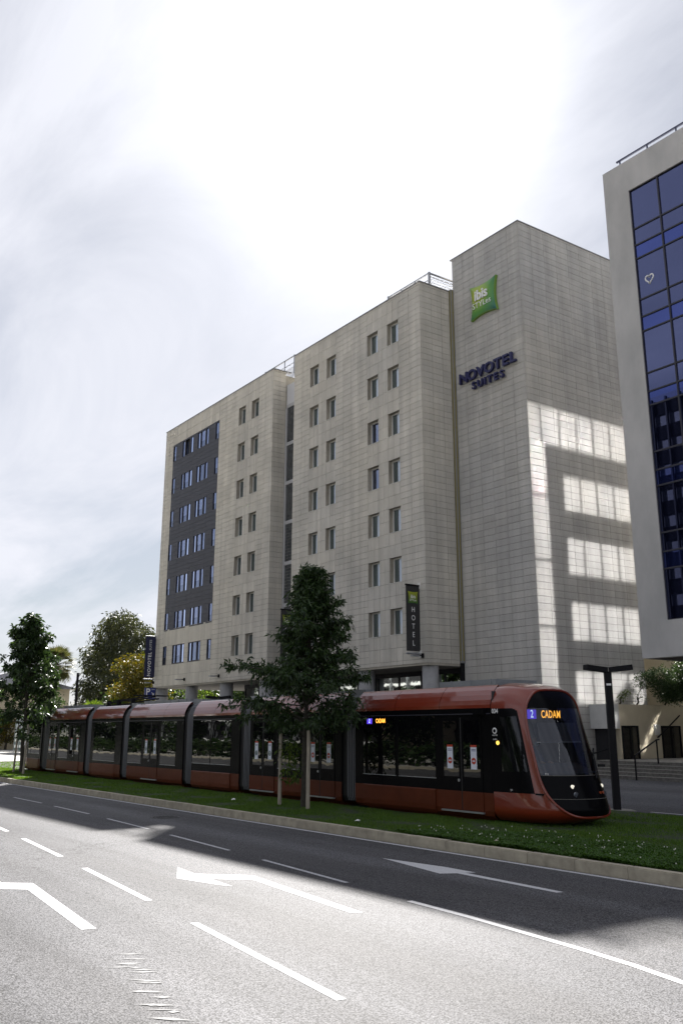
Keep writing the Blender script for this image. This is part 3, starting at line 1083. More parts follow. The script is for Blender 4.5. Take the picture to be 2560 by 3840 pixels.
# stair strip of glass blocks between the two blocks
b = MB()
b.box(-49.60, -46.99, 30.06, 30.3, 23.05, ZTOP - 0.95)
zb = []
for k in range(-1, 7):
    t0 = 23.02 - FH * k
    zb.append((t0 - 2.41, t0))
strip = MB()
for x0, x1 in ((-49.60, -49.44), (-47.12, -46.99)):
    strip.box(x0, x1, 29.97, 30.3, ZSOF, 23.05)
for k in range(7):
    t0 = 23.02 - FH * k
    strip.box(-49.44, -47.12, 29.99, 30.3, t0, t0 + 0.225)
hb(b, 'white_panel', mat('white_metal_panel', (0.62, 0.62, 0.64), 0.5))
hb(strip, 'strip_frame', mat('light_grey_metal', (0.45, 0.45, 0.46), 0.5))
gl = MB(); bars = MB()
nx, nzz = 12, 12
for i in range(nx):
    for j in range(nzz):
        x0 = -49.42 + i * 2.28 / nx; z0 = j * 2.40 / nzz
        gl.box(x0 + 0.008 + 48, x0 + 2.28 / nx - 0.008 + 48, 30.03 - 35, 30.1 - 35, z0 + 0.008, z0 + 2.4 / nzz - 0.008)
gme = gl.mesh('block_glazing', M['block'])
bars.quad((-49.44 + 48, 30.065 - 35, 0), (-47.12 + 48, 30.065 - 35, 0), (-47.12 + 48, 30.065 - 35, 2.41), (-49.44 + 48, 30.065 - 35, 2.41))
bme = bars.mesh('mortar', mat('block_mortar', (0.4, 0.4, 0.4), 0.8))
for k in range(7):
    t0 = 23.02 - FH * k - 2.41
    if t0 < ZSOF: continue
    g = link(gme, 'block_window', hotel, (0, 0, t0)); tag(g, kind='stuff')
    link(bme, 'mortar', g)

# roof screens and railings
def louvre(name, x0, x1, y0, y1, z0, z1, n):
    q = MB()
    for x_, y_ in ((x0, y0), (x1, y0), (x1, y1)):
        q.box(x_ - 0.05, x_ + 0.05, y_ - 0.05, y_ + 0.05, z0, z1 + 0.06)
    q.bar((x0, y0, z1), (x1, y0, z1), 0.07); q.bar((x1, y0, z1), (x1, y1, z1), 0.07)
    for k in range(n):
        z = z0 + (z1 - z0) * (k + 0.5) / n
        q.quad((x1 + 0.03, y0, z), (x1 + 0.03, y1, z), (x1 - 0.08, y1, z + (z1 - z0) / n), (x1 - 0.08, y0, z + (z1 - z0) / n))
    for k in range(n * 2):
        z = z0 + (z1 - z0) * 0.62 * (k + 0.5) / (n * 2)
        q.bar((x0, y0 + 0.3, z), (x1 - 0.2, y0 + 0.3, z), 0.025)
    for k in range(1, 3):
        xx = x0 + (x1 - x0) * k / 3
        q.bar((xx, y0, z0), (xx, y0, z1), 0.05)
    q.bar((x0, y0, z0 + (z1 - z0) * 0.62), (x1, y0, z0 + (z1 - z0) * 0.62), 0.05)
    return hb(q, name, M['metal'])


louvre('roof_screen', -38.6, -34.95, 30.15, 32.5, ZTOP, 26.72, 6)
louvre('roof_screen', -52.4, -48.6, 30.0, 33.5, ZTOP - 0.4, 26.5, 5)
# gutter pipes in the joint between block and tower
b = MB(); b.box(-34.50, -34.30, 31.10, 31.34, 5.6, 25.75)
hb(b, 'joint_flashing', M['lead'])
for xx, yy in ((-34.41, 31.13), (-34.33, 31.24)):
    b = MB(); b.cyl(xx + 0.03, yy - 0.03, 5.7, 25.7, 0.038, 8)
    for k in range(12): b.cyl(xx + 0.03, yy - 0.03, 6.2 + 1.65 * k, 6.26 + 1.65 * k, 0.05, 8)
    hb(b, 'downpipe', M['pipe'], True)
b = MB(); b.box(-34.5, -34.36, 31.1, 31.4, 0, 5.6); hb(b, 'dark_joint', M['black'])

# ground floor glazing, columns
gx_ = np.arange(-57.4, -34.8, 1.9)
for i, x0 in enumerate(gx_):
    x1 = min(x0 + 1.9, -34.7)
    q = MB(); q.quad((x0 + 0.04, 31.9, 0.3), (x1 - 0.04, 31.9, 0.3), (x1 - 0.04, 31.9, 5.2), (x0 + 0.04, 31.9, 5.2))
    po = hb(q, 'shop_pane', M['shopglass'])
q = MB()
for x0 in list(gx_) + [-34.7]:
    q.box(x0 - 0.04, x0 + 0.04, 31.85, 31.95, 0, 5.5)
q.box(-57.45, -34.65, 31.84, 31.96, 5.2, 5.5); q.box(-57.45, -34.65, 31.84, 31.96, 3.9, 4.0)
hb(q, 'shop_frame', M['darkframe'])
for x0 in (-66.05, -61.05, -55.85, -50.6, -45.4, -40.15, -34.95):
    q = MB(); q.cyl(x0, 29.6, 0, ZSOF - 0.08, 0.44 if x0 < -36 else 0.40, 28)
    hb(q, 'column', M['column'], True)


# floodlights on little arms under the banners
def floodlight(x, y=28.98, z=5.88, a=0.0, ln_=0.55):
    r = empty('floodlight', (x, y, z), a)
    q = MB(); q.box(-0.07, 0.07, -0.06, 0.02, -0.09, 0.12); q.bar((0, -0.03, 0), (0, -ln_ * 0.6, 0.02), 0.05)
    q.build('bracket', M['black'], r)
    q = MB(); q.box(-0.1, 0.1, -ln_ - 0.15, -ln_ * 0.5, -0.05, 0.03)
    q.build('lamp_head', M['metal'], r)
    return r


for x_, lb in ((-61.0, 'small floodlight on the facade above the second column from the left corner'), (-55.8, 'small floodlight on the facade above the third column from the left corner'),
               (-50.6, 'small floodlight on the facade partly behind the near tree'), (-34.75, 'small floodlight under the right-hand dark HOTEL banner'),
               (-66.3, 'small floodlight under the navy banner at the left corner')):
    tag(floodlight(x_), lb, 'floodlight', 'floodlights along the hotel facade')

# --- signs on the tower
TX = 31.3
M['signgreen'] = None
m, nt, N, L, P = nodes_of('sign_green')
g = N.new('ShaderNodeTexCoord')
mpn = N.new('ShaderNodeMapping'); mpn.inputs['Location'].default_value = (-0.33, -0.5, -0.3)
L.new(g.outputs['Generated'], mpn.inputs[0])
gr = N.new('ShaderNodeTexGradient'); gr.gradient_type = 'SPHERICAL'
mpn.inputs['Location'].default_value = (-0.34, 0, -0.72); mpn.inputs['Scale'].default_value = (1.1, 0, 1.1)
L.new(mpn.outputs[0], gr.inputs[0])
rr = N.new('ShaderNodeValToRGB')
rr.color_ramp.elements[0].position = 0.05; rr.color_ramp.elements[0].color = (0.02, 0.12, 0.10, 1)
rr.color_ramp.elements[1].position = 1.0; rr.color_ramp.elements[1].color = (0.45, 0.48, 0.03, 1)
e_ = rr.color_ramp.elements.new(0.45); e_.color = (0.09, 0.27, 0.05, 1)
L.new(gr.outputs[1], rr.inputs[0]); L.new(rr.outputs[0], P.inputs['Base Color'])
P.inputs['Roughness'].default_value = 0.35
M['signgreen'] = m
M['signside'] = mat('sign_green_edge', (0.17, 0.32, 0.05), 0.4)
M['lettwhite'] = mat('white_lettering', (0.78, 0.78, 0.78), 0.5)
M['navy'] = mat('navy_letter_metal', (0.018, 0.02, 0.085), 0.5)


def pillow_outline(cx, cz, w_, h_, dip, n=10):
    P_ = [(-w_ / 2, h_ / 2), (w_ / 2, h_ / 2), (w_ / 2, -h_ / 2), (-w_ / 2, -h_ / 2)]
    o = []
    for i in range(4):
        a, e = Vector(P_[i]), Vector(P_[(i + 1) % 4])
        nrm = Vector((0, 0)) - (a + e) / 2
        nrm.normalize()
        for k in range(n):
            t = k / n
            p = a.lerp(e, t) + nrm * dip * 4 * t * (1 - t) * 0.9
            o.append((cx + p.x, cz + p.y))
    return o


def pillow_sign(name, parent, origin, w_, h_, th, axis='x', dip=None):
    """a cushion-shaped light box; origin = centre on the wall"""
    dip = dip or w_ * 0.085
    ol = pillow_outline(0, 0, w_, h_, dip)
    q = MB()
    n = len(ol)
    q.prism(ol, -th, 0)
    body = q.build(name, M['signside'], parent)
    # domed face
    f = MB()
    rings = []
    for s, d in ((0.985, 0.0), (0.9, 0.035), (0.6, 0.075), (0.25, 0.09)):
        rings.append([(a * s, -th - 0.004 - d * w_ / 2, e * s) for a, e in ol])
    f.v = [p for rg in rings for p in rg] + [(0, -th - 0.005 - 0.09 * w_ / 2, 0)]
    for i in range(3):
        for k in range(n):
            f.f.append((i * n + k, i * n + (k + 1) % n, (i + 1) * n + (k + 1) % n, (i + 1) * n + k))
    for k in range(n): f.f.append((3 * n + k, 3 * n + (k + 1) % n, 4 * n))
    face = f.build('sign_face', M['signgreen'], parent, True)
    return body, face


sg = empty('green_wall_sign', (-31.84, TX - 0.02, 24.22))
tag(sg, 'green cushion-shaped wall sign reading ibis STYLES high on the tower', 'sign')
pillow_sign('light_box', sg, None, 1.95, 1.93, 0.16)
text('ibis', 0.80, M['lettwhite'], 'lettering', sg, 0.03, (-0.02, -0.29, 0.22), offset=0.016, space=1.0, sx=0.92)
text('STYLes', 0.46, M['lettwhite'], 'lettering', sg, 0.02, (-0.02, -0.26, -0.30), offset=-0.004, sx=0.95, space=1.06)

ns = empty('navy_letter_sign', (-31.8, TX - 0.02, 19.9))
tag(ns, 'raised navy letters reading NOVOTEL SUITES below the green sign on the tower', 'sign')


def letters(word, size, x0, x1, z, parent):
    n = len(word)
    ws = {'I': 0.45, 'V': 1.02, 'O': 1.1, 'L': 0.85, 'E': 0.85, 'S': 0.9, 'N': 1.05, 'T': 0.95, 'U': 1.0}
    tot = sum(ws[c] for c in word)
    x = x0
    for c in word:
        wd = (x1 - x0) * ws[c] / tot
        text(c, size, M['navy'], 'letter', parent, 0.07, (x + wd / 2, -0.13, z), offset=0.02 * size / 0.8, sx=1.12)
        x += wd


letters('NOVOTEL', 0.78, -2.06, 2.1, 0.36, ns)
letters('SUITES', 0.54, -1.2, 1.28, -0.27, ns)
q = MB()
for z_, xa, xb in ((0.14, -2.05, 2.05), (0.58, -1.9, 1.9), (-0.42, -1.15, 1.25), (-0.12, -1.1, 1.2)):
    q.bar((xa, -0.045, z_), (xb, -0.045, z_), 0.035)
q.build('rail', M['metal'], ns)


# --- hanging banners (perpendicular to the facade)
def banner(name, x, y0, y1, z0, z1, m, label, fringe=False):
    r = empty(name, (x, YF, z0))
    dy0, dy1, hh = y0 - YF, y1 - YF, z1 - z0
    q = MB()
    n = 18
    for i in range(n):
        ya, yb = dy0 + (dy1 - dy0) * i / n, dy0 + (dy1 - dy0) * (i + 1) / n
        f = lambda y, zz: 0.012 * math.sin(y * 24) * (1 - zz)
        for j in range(4):
            za, zb_ = hh * j / 4, hh * (j + 1) / 4
            q.quad((f(ya, j / 4) , ya, za), (f(yb, j / 4), yb, za), (f(yb, (j + 1) / 4), yb, zb_), (f(ya, (j + 1) / 4), ya, zb_))
    q.build('cloth', m, r, True)
    q = MB(); q.tube([(0, dy0 - 0.02, hh + 0.03), (0, 0.0, hh + 0.03)], 0.045, 10); q.build('arm', M['black'] if not fringe else M['metal'], r, True)
    q = MB(); q.tube([(0, dy0 - 0.02, -0.12), (0, 0.0, -0.12)], 0.045, 10); q.build('arm', M['metal'], r, True)
    q = MB(); q.box(-0.1, 0.1, -0.03, 0.0, hh - 0.12, hh + 0.18); q.build('wall_plate', M['white'], r); q = MB(); q.box(-0.1, 0.1, -0.03, 0.0, -0.3, 0.05); q.build('wall_plate', M['white'], r)
    q = MB()
    for k in range(12):
        ya = dy0 + 0.02 + (dy1 - dy0 - 0.04) * k / 12; yb = ya + (dy1 - dy0) / 24
        q.bar((0, ya, 0.0), (0, yb, -0.1), 0.008); q.bar((0, yb, -0.1), (0, yb + (dy1 - dy0) / 24, 0.0), 0.008)
    q.build('lacing', mat('lacing_cord', (0.5, 0.42, 0.25), 0.8) if fringe else M['metal'], r)
    return tag(r, label, 'banner', 'banners hanging from the hotel facade')


M['bannercloth'] = mat('black_banner_cloth', (0.022, 0.022, 0.024), 0.55)
M['navycloth'] = mat('navy_banner_cloth', (0.010, 0.013, 0.055), 0.55)
m, nt, N, L, P = nodes_of('banner_logo_green')
g = N.new('ShaderNodeTexCoord'); sx_ = N.new('ShaderNodeSeparateXYZ'); L.new(g.outputs['Generated'], sx_.inputs[0])
rr = N.new('ShaderNodeValToRGB')
rr.color_ramp.elements[0].color = (0.02, 0.11, 0.02, 1); rr.color_ramp.elements[1].color = (0.32, 0.36, 0.02, 1)
L.new(sx_.outputs[2], rr.inputs[0]); L.new(rr.outputs[0], P.inputs['Base Color']); P.inputs['Roughness'].default_value = 0.5
M['logogreen'] = m
for bx, lb in ((-34.95, 'black vertical banner with green logo and white letters HOTEL at the corner by the downpipes'), (-46.66, 'black vertical banner with green logo and letters HOTEL half hidden by the near tree')):
    r = banner('hotel_banner', bx, 28.14, 29.0, 6.1, 9.27, M['bannercloth'], lb)
    cy_, hh = -0.43, 3.17
    q = MB(); ol = pillow_outline(cy_, hh - 0.58, 0.62, 0.6, 0.04)
    q.prism(ol, 0.016, 0.020, 'yz'); q.build('logo', M['logogreen'], r)
    text('ibis', 0.24, M['lettwhite'], 'logo_text', r, 0.001, (0.025, cy_, hh - 0.54), (0, 1, 0), offset=0.003)
    text('STYLes', 0.14, M['lettwhite'], 'logo_text', r, 0.001, (0.025, cy_, hh - 0.71), (0, 1, 0))
    for k, c in enumerate('HOTEL'):
        text(c, 0.36, M['lettwhite'], 'banner_letter', r, 0.001, (0.024, cy_, hh - 1.18 - 0.405 * k), (0, 1, 0), sx=0.85)
r = banner('navy_banner', -66.3, 28.17, 29.0, 6.25, 9.28, M['navycloth'], 'navy vertical banner reading NOVOTEL SUITES on the left corner of the facade', True)
text('NOVOTEL', 0.36, M['lettwhite'], 'banner_text', r, 0.001, (0.024, -0.44, 0.98), (0, 0, 1), (0, -1, 0), offset=0.006, space=1.12)
text('SUITES', 0.235, M['lettwhite'], 'banner_text', r, 0.001, (0.024, -0.42, 2.40), (0, 0, 1), (0, -1, 0), space=1.12)

ps = empty('parking_sign', (-65.95, 28.6, 5.07))
tag(ps, 'blue parking sign with white P and arrow hung beside the corner column', 'sign')
M['signblue'] = mat('sign_blue', (0.015, 0.03, 0.16), 0.4)
q = MB(); q.box(-0.09, 0.05, -0.43, 0.42, -0.41, 0.41); q.build('sign_box', M['signblue'], ps)
q = MB(); q.bar((-0.02, 0.42, 0.36), (-0.02, 0.6, 0.36), 0.06); q.bar((-0.02, 0.42, -0.36), (-0.02, 0.6, -0.36), 0.06); q.build('bracket', M['black'], ps)
text('P', 0.66, M['lettwhite'], 'symbol', ps, 0.002, (0.056, -0.2, 0.1), (0, 1, 0), offset=0.012)
q = MB(); q.bar((0.057, 0.10, 0.08), (0.057, 0.24, -0.08), 0.004, 0.05); q.prism([(0.11, -0.13), (0.29, -0.13), (0.29, 0.05)], 0.055, 0.059, 'yz'); q.build('arrow', M['lettwhite'], ps)
text('ARENAS CASSIN', 0.10, M['lettwhite'], 'sign_text', ps, 0.001, (0.056, 0.0, -0.30), (0, 1, 0))
text('Qpark', 0.10, M['lettwhite'], 'sign_text', ps, 0.001, (0.056, 0.2, 0.30), (0, 1, 0))

# ------------------------------------------------------------------ office building on the right
off = empty('office_building', (-15, 35, 0))
tag(off, 'office building at the right edge with blue glass front set in a pale concrete frame', 'building')
OX, OY = 15, -35
RX0, RY0, RZ0, RZ1 = -22.09, 29.0, 4.98, 25.49
GX0, GZ0, GZ1 = -20.87, 6.30, 24.07


def ob(q, name, m, parent=None, smooth=False):
    return q.build(name, m, parent or off, smooth, (OX, OY, 0) if parent is None else (0, 0, 0))


b = MB()
b.box(RX0, GX0, RY0, RY0 + 0.35, RZ0, RZ1)
b.box(GX0, 6, RY0, RY0 + 0.35, GZ1, RZ1)
b.box(GX0, 6, RY0, RY0 + 0.35, RZ0, GZ0)
ob(b, 'concrete_frame', M['concrete'])
b = MB(); b.box(RX0, 6, RY0 + 0.02, 46, RZ1 - 0.3, RZ1 - 0.02); ob(b, 'roof', M['lead'])
b = MB(); b.box(RX0 + 0.02, 6, RY0 + 0.02, 46, RZ0 + 0.02, RZ0 + 0.3); ob(b, 'underside', mat('dark_soffit', (0.05, 0.048, 0.045), 0.8))
# inside: slabs, columns, rear wall with window openings
for i, zf in enumerate((20.95 + 0.16, 17.92, 14.78, 11.56, 8.38)):
    b = MB(); b.box(GX0 - 0.4, 6, RY0 + 0.5, 45.6, zf - 0.25, zf + 0.25); ob(b, 'floor_slab', M['interior'])
    for cx in (-19.9, -13.9, -7.9):
        b = MB(); b.cyl(cx, 33.0, zf + 0.25, zf + 2.9, 0.28, 12); ob(b, 'inner_column', M['interior'])
b = MB()
zl = [6.3, 8.13, 8.63, 11.31, 11.81, 14.53, 15.03, 17.67, 18.17, 20.86, 21.36, 24.07]
for z0, z1 in zip(zl[0::2], zl[1::2]):
    b.box(GX0 - 0.4, 6, 45.5, 45.7, z0, z0 + 0.9)
    b.box(GX0 - 0.4, 6, 45.5, 45.7, z1 - 0.35, z1)
    x = GX0 - 0.4
    while x < 6:
        b.box(x, x + 1.5, 45.5, 45.7, z0 + 0.9, z1 - 0.35); x += 2.7
ob(b, 'rear_wall', M['interior'])
zr = [24.07, 22.28, 21.54, 20.93, 19.11, 18.36, 17.74, 15.95, 15.18, 14.61, 12.72, 11.99, 11.37, 9.55, 8.83, 8.19, 6.31]
xm = [GX0, -19.52, -18.17, -16.8, -15.45, -14.1, -12.75, -11.4, -10.05, -8.7]
for r_ in range(len(zr) - 1):
    z1, z0 = zr[r_], zr[r_ + 1]
    sp_row = r_ % 3 == 2
    for c_ in range(len(xm) - 1):
        q = MB(); q.box(xm[c_] + 0.03, xm[c_ + 1] - 0.03, RY0 + 0.10, RY0 + 0.12, z0 + 0.03, z1 - 0.03)
        o = ob(q, 'spandrel_pane' if sp_row else 'pane', M['spandrel'] if sp_row else M['bluepane'])
for xx in xm:
    q = MB(); q.box(xx - 0.03, xx + 0.03, RY0 + 0.05, RY0 + 0.2, GZ0, GZ1); ob(q, 'mullion', M['darkframe'])
for zz in zr:
    q = MB(); q.box(GX0, xm[-1], RY0 + 0.06, RY0 + 0.19, zz - 0.03, zz + 0.03); ob(q, 'transom', M['darkframe'])
# little paper heart stuck inside the second-floor-from-top pane, red dot above it
q = MB()
pts = []
for k in range(26):
    t = 2 * math.pi * k / 26
    hx, hz = 16 * math.sin(t) ** 3, 13 * math.cos(t) - 5 * math.cos(2 * t) - 2 * math.cos(3 * t) - math.cos(4 * t)
    pts.append((-20.32 + hx * 0.0118, 19.85 + hz * 0.0128))
for x_, z_ in pts: q.box(x_ - 0.028, x_ + 0.028, RY0 + 0.085, RY0 + 0.095, z_ - 0.028, z_ + 0.028)
ho = ob(q, 'paper_heart', M['lettwhite'])
# roof rail
q = MB()
q.bar((-21.62, 29.4, 25.98), (6, 29.4, 25.98), 0.07)
for k in range(20):
    xx = -21.45 + 1.4 * k
    q.bar((xx, 29.4, 25.4), (xx, 29.4, 25.98), 0.05)
ob(q, 'roof_rail', mat('blue_grey_rail', (0.05, 0.055, 0.10), 0.4))
# the west side: render with bands of coated glass that throw the sun back on to the tower
ZB = [(25.0, 22.98, 36.85), (21.62, 19.82, 39.12), (18.52, 16.72, 39.12), (15.42, 13.62, 39.12), (12.25, 10.70, 39.12), (9.2, 7.4, 39.12)]
b = MB()
SX = RX0
b.box(SX, SX + 0.2, RY0 + 0.36, 36.85, RZ0, RZ1)
b.box(SX, SX + 0.2, 36.85, 46, 25.0, RZ1)
zz = 25.0
b.box(SX, SX + 0.2, 38.0, 39.12, RZ0, 22.98)
for (a, c, y0), nxt in zip(ZB, ZB[1:] + [(RZ0, 0, 0)]):
    b.box(SX, SX + 0.2, 39.12, 46, nxt[0], c)
b.box(SX, SX + 0.2, 36.85, 38.0, RZ0, 7.0)
M['sidewall'] = mat('side_dark_panel', (0.05, 0.052, 0.06), 0.6)
ob(b, 'side_wall', M['sidewall'])
for (a, c, y0) in ZB:
    ys_ = [39.12, 40.33, 41.57, 42.85, 44.1, 45.3, 46.0]
    if y0 < 38: ys_ = [36.85, 37.75, 39.07, 40.33, 41.57, 42.85, 44.1, 45.3, 46.0]
    for y_0, y_1 in zip(ys_, ys_[1:]):
        q = MB(); q.box(SX + 0.05, SX + 0.07, y_0 + 0.045, y_1 - 0.045, c + 0.02, a - 0.02); ob(q, 'side_pane', M['mirror'])
for z0, z1 in ((20.4, 22.98), (17.3, 20.3), (14.2, 17.2), (11.1, 14.1), (8.0, 11.0), (7.05, 7.95)):
    q = MB(); q.box(SX + 0.05, SX + 0.07, 36.9, 37.97, z0 + 0.03, z1 - 0.03); ob(q, 'side_pane', M['mirror'])
q = MB()
for y_ in (37.75, 39.07, 40.33, 41.57, 42.85, 44.1, 45.3): q.box(SX + 0.02, SX + 0.1, y_ - 0.045, y_ + 0.045, 22.98 if y_ < 39.1 else 7.4, 25.0)
ob(q, 'side_mullion', M['sidewall'])

# ------------------------------------------------------------------ white side wall with doors and planter
sw = empty('white_side_wall', (-28.1, 36.5, 0.5))
tag(sw, 'cream rendered terrace wall with two dark mesh doors at the top of the steps', 'wall')
SWL = (28.1, -36.5, -0.5)


def wb(q, name, m, smooth=False): return q.build(name, m, sw, smooth, SWL)


b = MB()
XW = -28.12
# wall with two openings (along Y)
b.box(-29.3, XW, 34.9, 39.45, 2.62, 3.56)
b.box(XW - 0.3, XW, 34.9, 35.0, 0.9, 2.62)
b.box(XW - 0.3, XW, 36.16, 37.86, 0.9, 2.62)
b.box(XW - 0.3, XW, 39.3, 39.45, 0.9, 2.62)
b.box(-29.3, XW, 39.45, 39.6, 0.9, 3.56)
wb(b, 'wall', M['beige'])
b = MB(); b.box(-29.31, XW + 0.01, 34.32, 34.9, 2.49, 3.57); wb(b, 'white_panel', mat('white_block', (0.5, 0.5, 0.49), 0.7, var=0.06))
b = MB(); b.box(-29.3, XW - 0.25, 34.6, 34.9, 0.5, 2.48); wb(b, 'dark_passage', mat('dark_passage', (0.015, 0.015, 0.018), 0.8))
b = MB(); b.box(XW - 0.05, XW + 0.0, 34.36, 34.44, 0.5, 2.48); wb(b, 'post', M['concrete'])
b = MB(); b.box(-29.2, XW - 0.35, 35.0, 39.3, 0.9, 2.6); wb(b, 'dark_interior', M['black'])
for y0, y1, ang in ((35.0, 36.16, 0), (37.86, 39.3, 0)):
    d = MB()
    d.box(XW - 0.02, XW + 0.05, y0, y0 + 0.07, 1.12, 2.62); d.box(XW - 0.02, XW + 0.05, y1 - 0.07, y1, 1.12, 2.62)
    d.box(XW - 0.02, XW + 0.05, y0 + 0.07, y1 - 0.07, 2.55, 2.62); d.box(XW - 0.02, XW + 0.05, y0 + 0.07, y1 - 0.07, 1.12, 1.19)
    d.box(XW - 0.02, XW + 0.04, (y0 + y1) / 2 - 0.05, (y0 + y1) / 2 + 0.05, 1.19, 2.55)
    dd = wb(d, 'door', M['black'])
    s = MB()
    for k in range(26):
        z = 1.22 + k * 0.051
        s.box(XW - 0.01, XW + 0.012, y0 + 0.08, y1 - 0.08, z, z + 0.022)
    so_ = s.build('door_louvres', mat('brown_mesh', (0.045, 0.042, 0.036), 0.5), dd); tag(so_, kind='stuff')
q = MB(); q.box(XW, XW + 0.03, 37.35, 37.75, 2.2, 2.72 - 0.04)
for k in range(6): q.box(XW + 0.03, XW + 0.045, 37.39, 37.71, 2.25 + k * 0.07, 2.28 + k * 0.07)
wb(q, 'vent_grille', M['white'])

# beige rendered wing beyond the terrace
wing = MB(); wing.box(-33.5, 10, 40.8, 60, 0, 6.9)
tag(wing.build('garden_wing', M['beige']), 'low beige rendered wing under the overhang of the office building', 'building')


def handrail(pts, posts, label, grp=None):
    r = empty('handrail', pts[0])
    o = Vector(pts[0])
    q = MB(); q.tube([Vector(p) - o for p in pts], 0.03, 8); q.build('rail', M['black'], r, True)
    for a, c in posts:
        q = MB(); q.bar(Vector(a) - o, Vector(c) - o, 0.045); q.build('post', M['black'], r)
    return tag(r, label, 'handrail', 'black handrails at the steps')


handrail([(-24.75, 31.5, 1.43), (-24.78, 33.0, 2.04), (-24.8, 33.2, 2.05)], [((-24.75, 31.5, 0.5), (-24.75, 31.5, 1.43)), ((-24.78, 33.0, 1.1), (-24.78, 33.0, 2.02))], 'black handrail on two posts in the middle of the steps')
handrail([(-28.0, 37.4, 2.1), (-28.0, 37.9, 2.35), (-28.0, 39.2, 3.1)], [((-28.1, 37.6, 2.1), (-28.0, 37.6, 2.2)), ((-28.1, 39.0, 2.9), (-28.0, 39.0, 2.98))], 'black sloping handrail fixed to the cream wall by the second door')
handrail([(-28.25, 34.35, 1.65), (-28.9, 33.6, 1.35)], [((-28.25, 34.35, 0.6), (-28.25, 34.35, 1.65))], 'pale short rail against the dark passage behind the street lamp')

# scraps of litter on the lawn
for lx, ly, sz, lb in ((-28.1, 15.3, 0.07, 'small crumpled white paper on the lawn left of the near tree'), (-19.72, 14.22, 0.09, 'crumpled white wrapper on the lawn just beside the tree stakes'), (-14.55, 13.95, 0.08, 'dry pale leaf lying on the lawn near the kerb below the front carriage')):
    r_l = np.random.default_rng(int(-lx * 10))
    q = MB()
    ring = [(lx + math.cos(a) * sz * r_l.uniform(0.6, 1.2), ly + math.sin(a) * sz * r_l.uniform(0.6, 1.2), 0.235 + r_l.uniform(-0.02, 0.03)) for a in np.linspace(0, 5.6, 8)]
    for k in range(8): q.quad(ring[k], ring[(k + 1) % 8], (lx + 0.01, ly, 0.28))
    tag(q.build('litter', M['lettwhite'] if lx > -40 and lx < -16 else M['stake']), lb, 'litter', 'litter on the lawn')

# ------------------------------------------------------------------ street lamps


def street_lamp(x, y, z0, h, rz, label, s=1.0):
    r = empty('street_lamp', (x, y, z0), rz)
    q = MB(); q.box(-0.10 * s, 0.10 * s, -0.085 * s, 0.085 * s, 0, h); q.build('post', M['black'], r)
    q = MB(); q.box(-0.45, 0.45, -0.4, 0.4, 0.0, 0.02); q.build('base_plate', M['steptop'], r)
    for sd in (-1, 1):
        q = MB(); q.bar((0.05 * sd, 0, h + 0.05), (sd * 0.72, -0.22, h + 0.12), 0.26, 0.15)
        q.build('lamp_arm', M['black'], r)
    q = MB(); q.box(-0.08, 0.06, -0.09 * s - 0.002, -0.085 * s, h - 0.42, h - 0.36); q.build('number_plate', M['lettwhite'], r)
    return tag(r, label, 'street lamp', 'black twin-arm street lamps')


street_lamp(-18.95, 22.98 + 0.15, 0.13, 4.02, R(54), 'black twin-arm street lamp standing on the plaza beside the tram nose')
street_lamp(-50.0, 26.0, 0.2, 4.0, R(54), 'black twin-arm street lamp behind the tram in front of the hotel columns')
lp = MB(); lp.cyl(-63.0, 22.0, 0, 6.2, 0.085, 10)
tag(lp.build('utility_pole', M['black'], None, True), 'plain dark pole rising behind the rear tram sections', 'pole')

# ------------------------------------------------------------------ foliage


def leaf_cloud(P_, D, ln_, wd, r, fold=0.25):
    """rhombic leaves: base points P_, directions D (unit)"""
    n = len(P_)
    rnd = r.normal(size=(n, 3))
    S = np.cross(D, rnd); S /= np.linalg.norm(S, axis=1)[:, None] + 1e-9
    Nn = np.cross(D, S)
    L_ = ln_ * (0.7 + 0.6 * r.random(n))[:, None]
    W_ = wd * (0.7 + 0.6 * r.random(n))[:, None]
    V = np.empty((n, 4, 3))
    V[:, 0] = P_
    V[:, 1] = P_ + D * L_ * 0.45 + S * W_ + Nn * W_ * fold
    V[:, 2] = P_ + D * L_ - np.array([0, 0, 1]) * L_ * 0.12
    V[:, 3] = P_ + D * L_ * 0.45 - S * W_ + Nn * W_ * fold
    return V.reshape(-1, 3)


def unit(a): return a / (np.linalg.norm(a, axis=1)[:, None] + 1e-9)


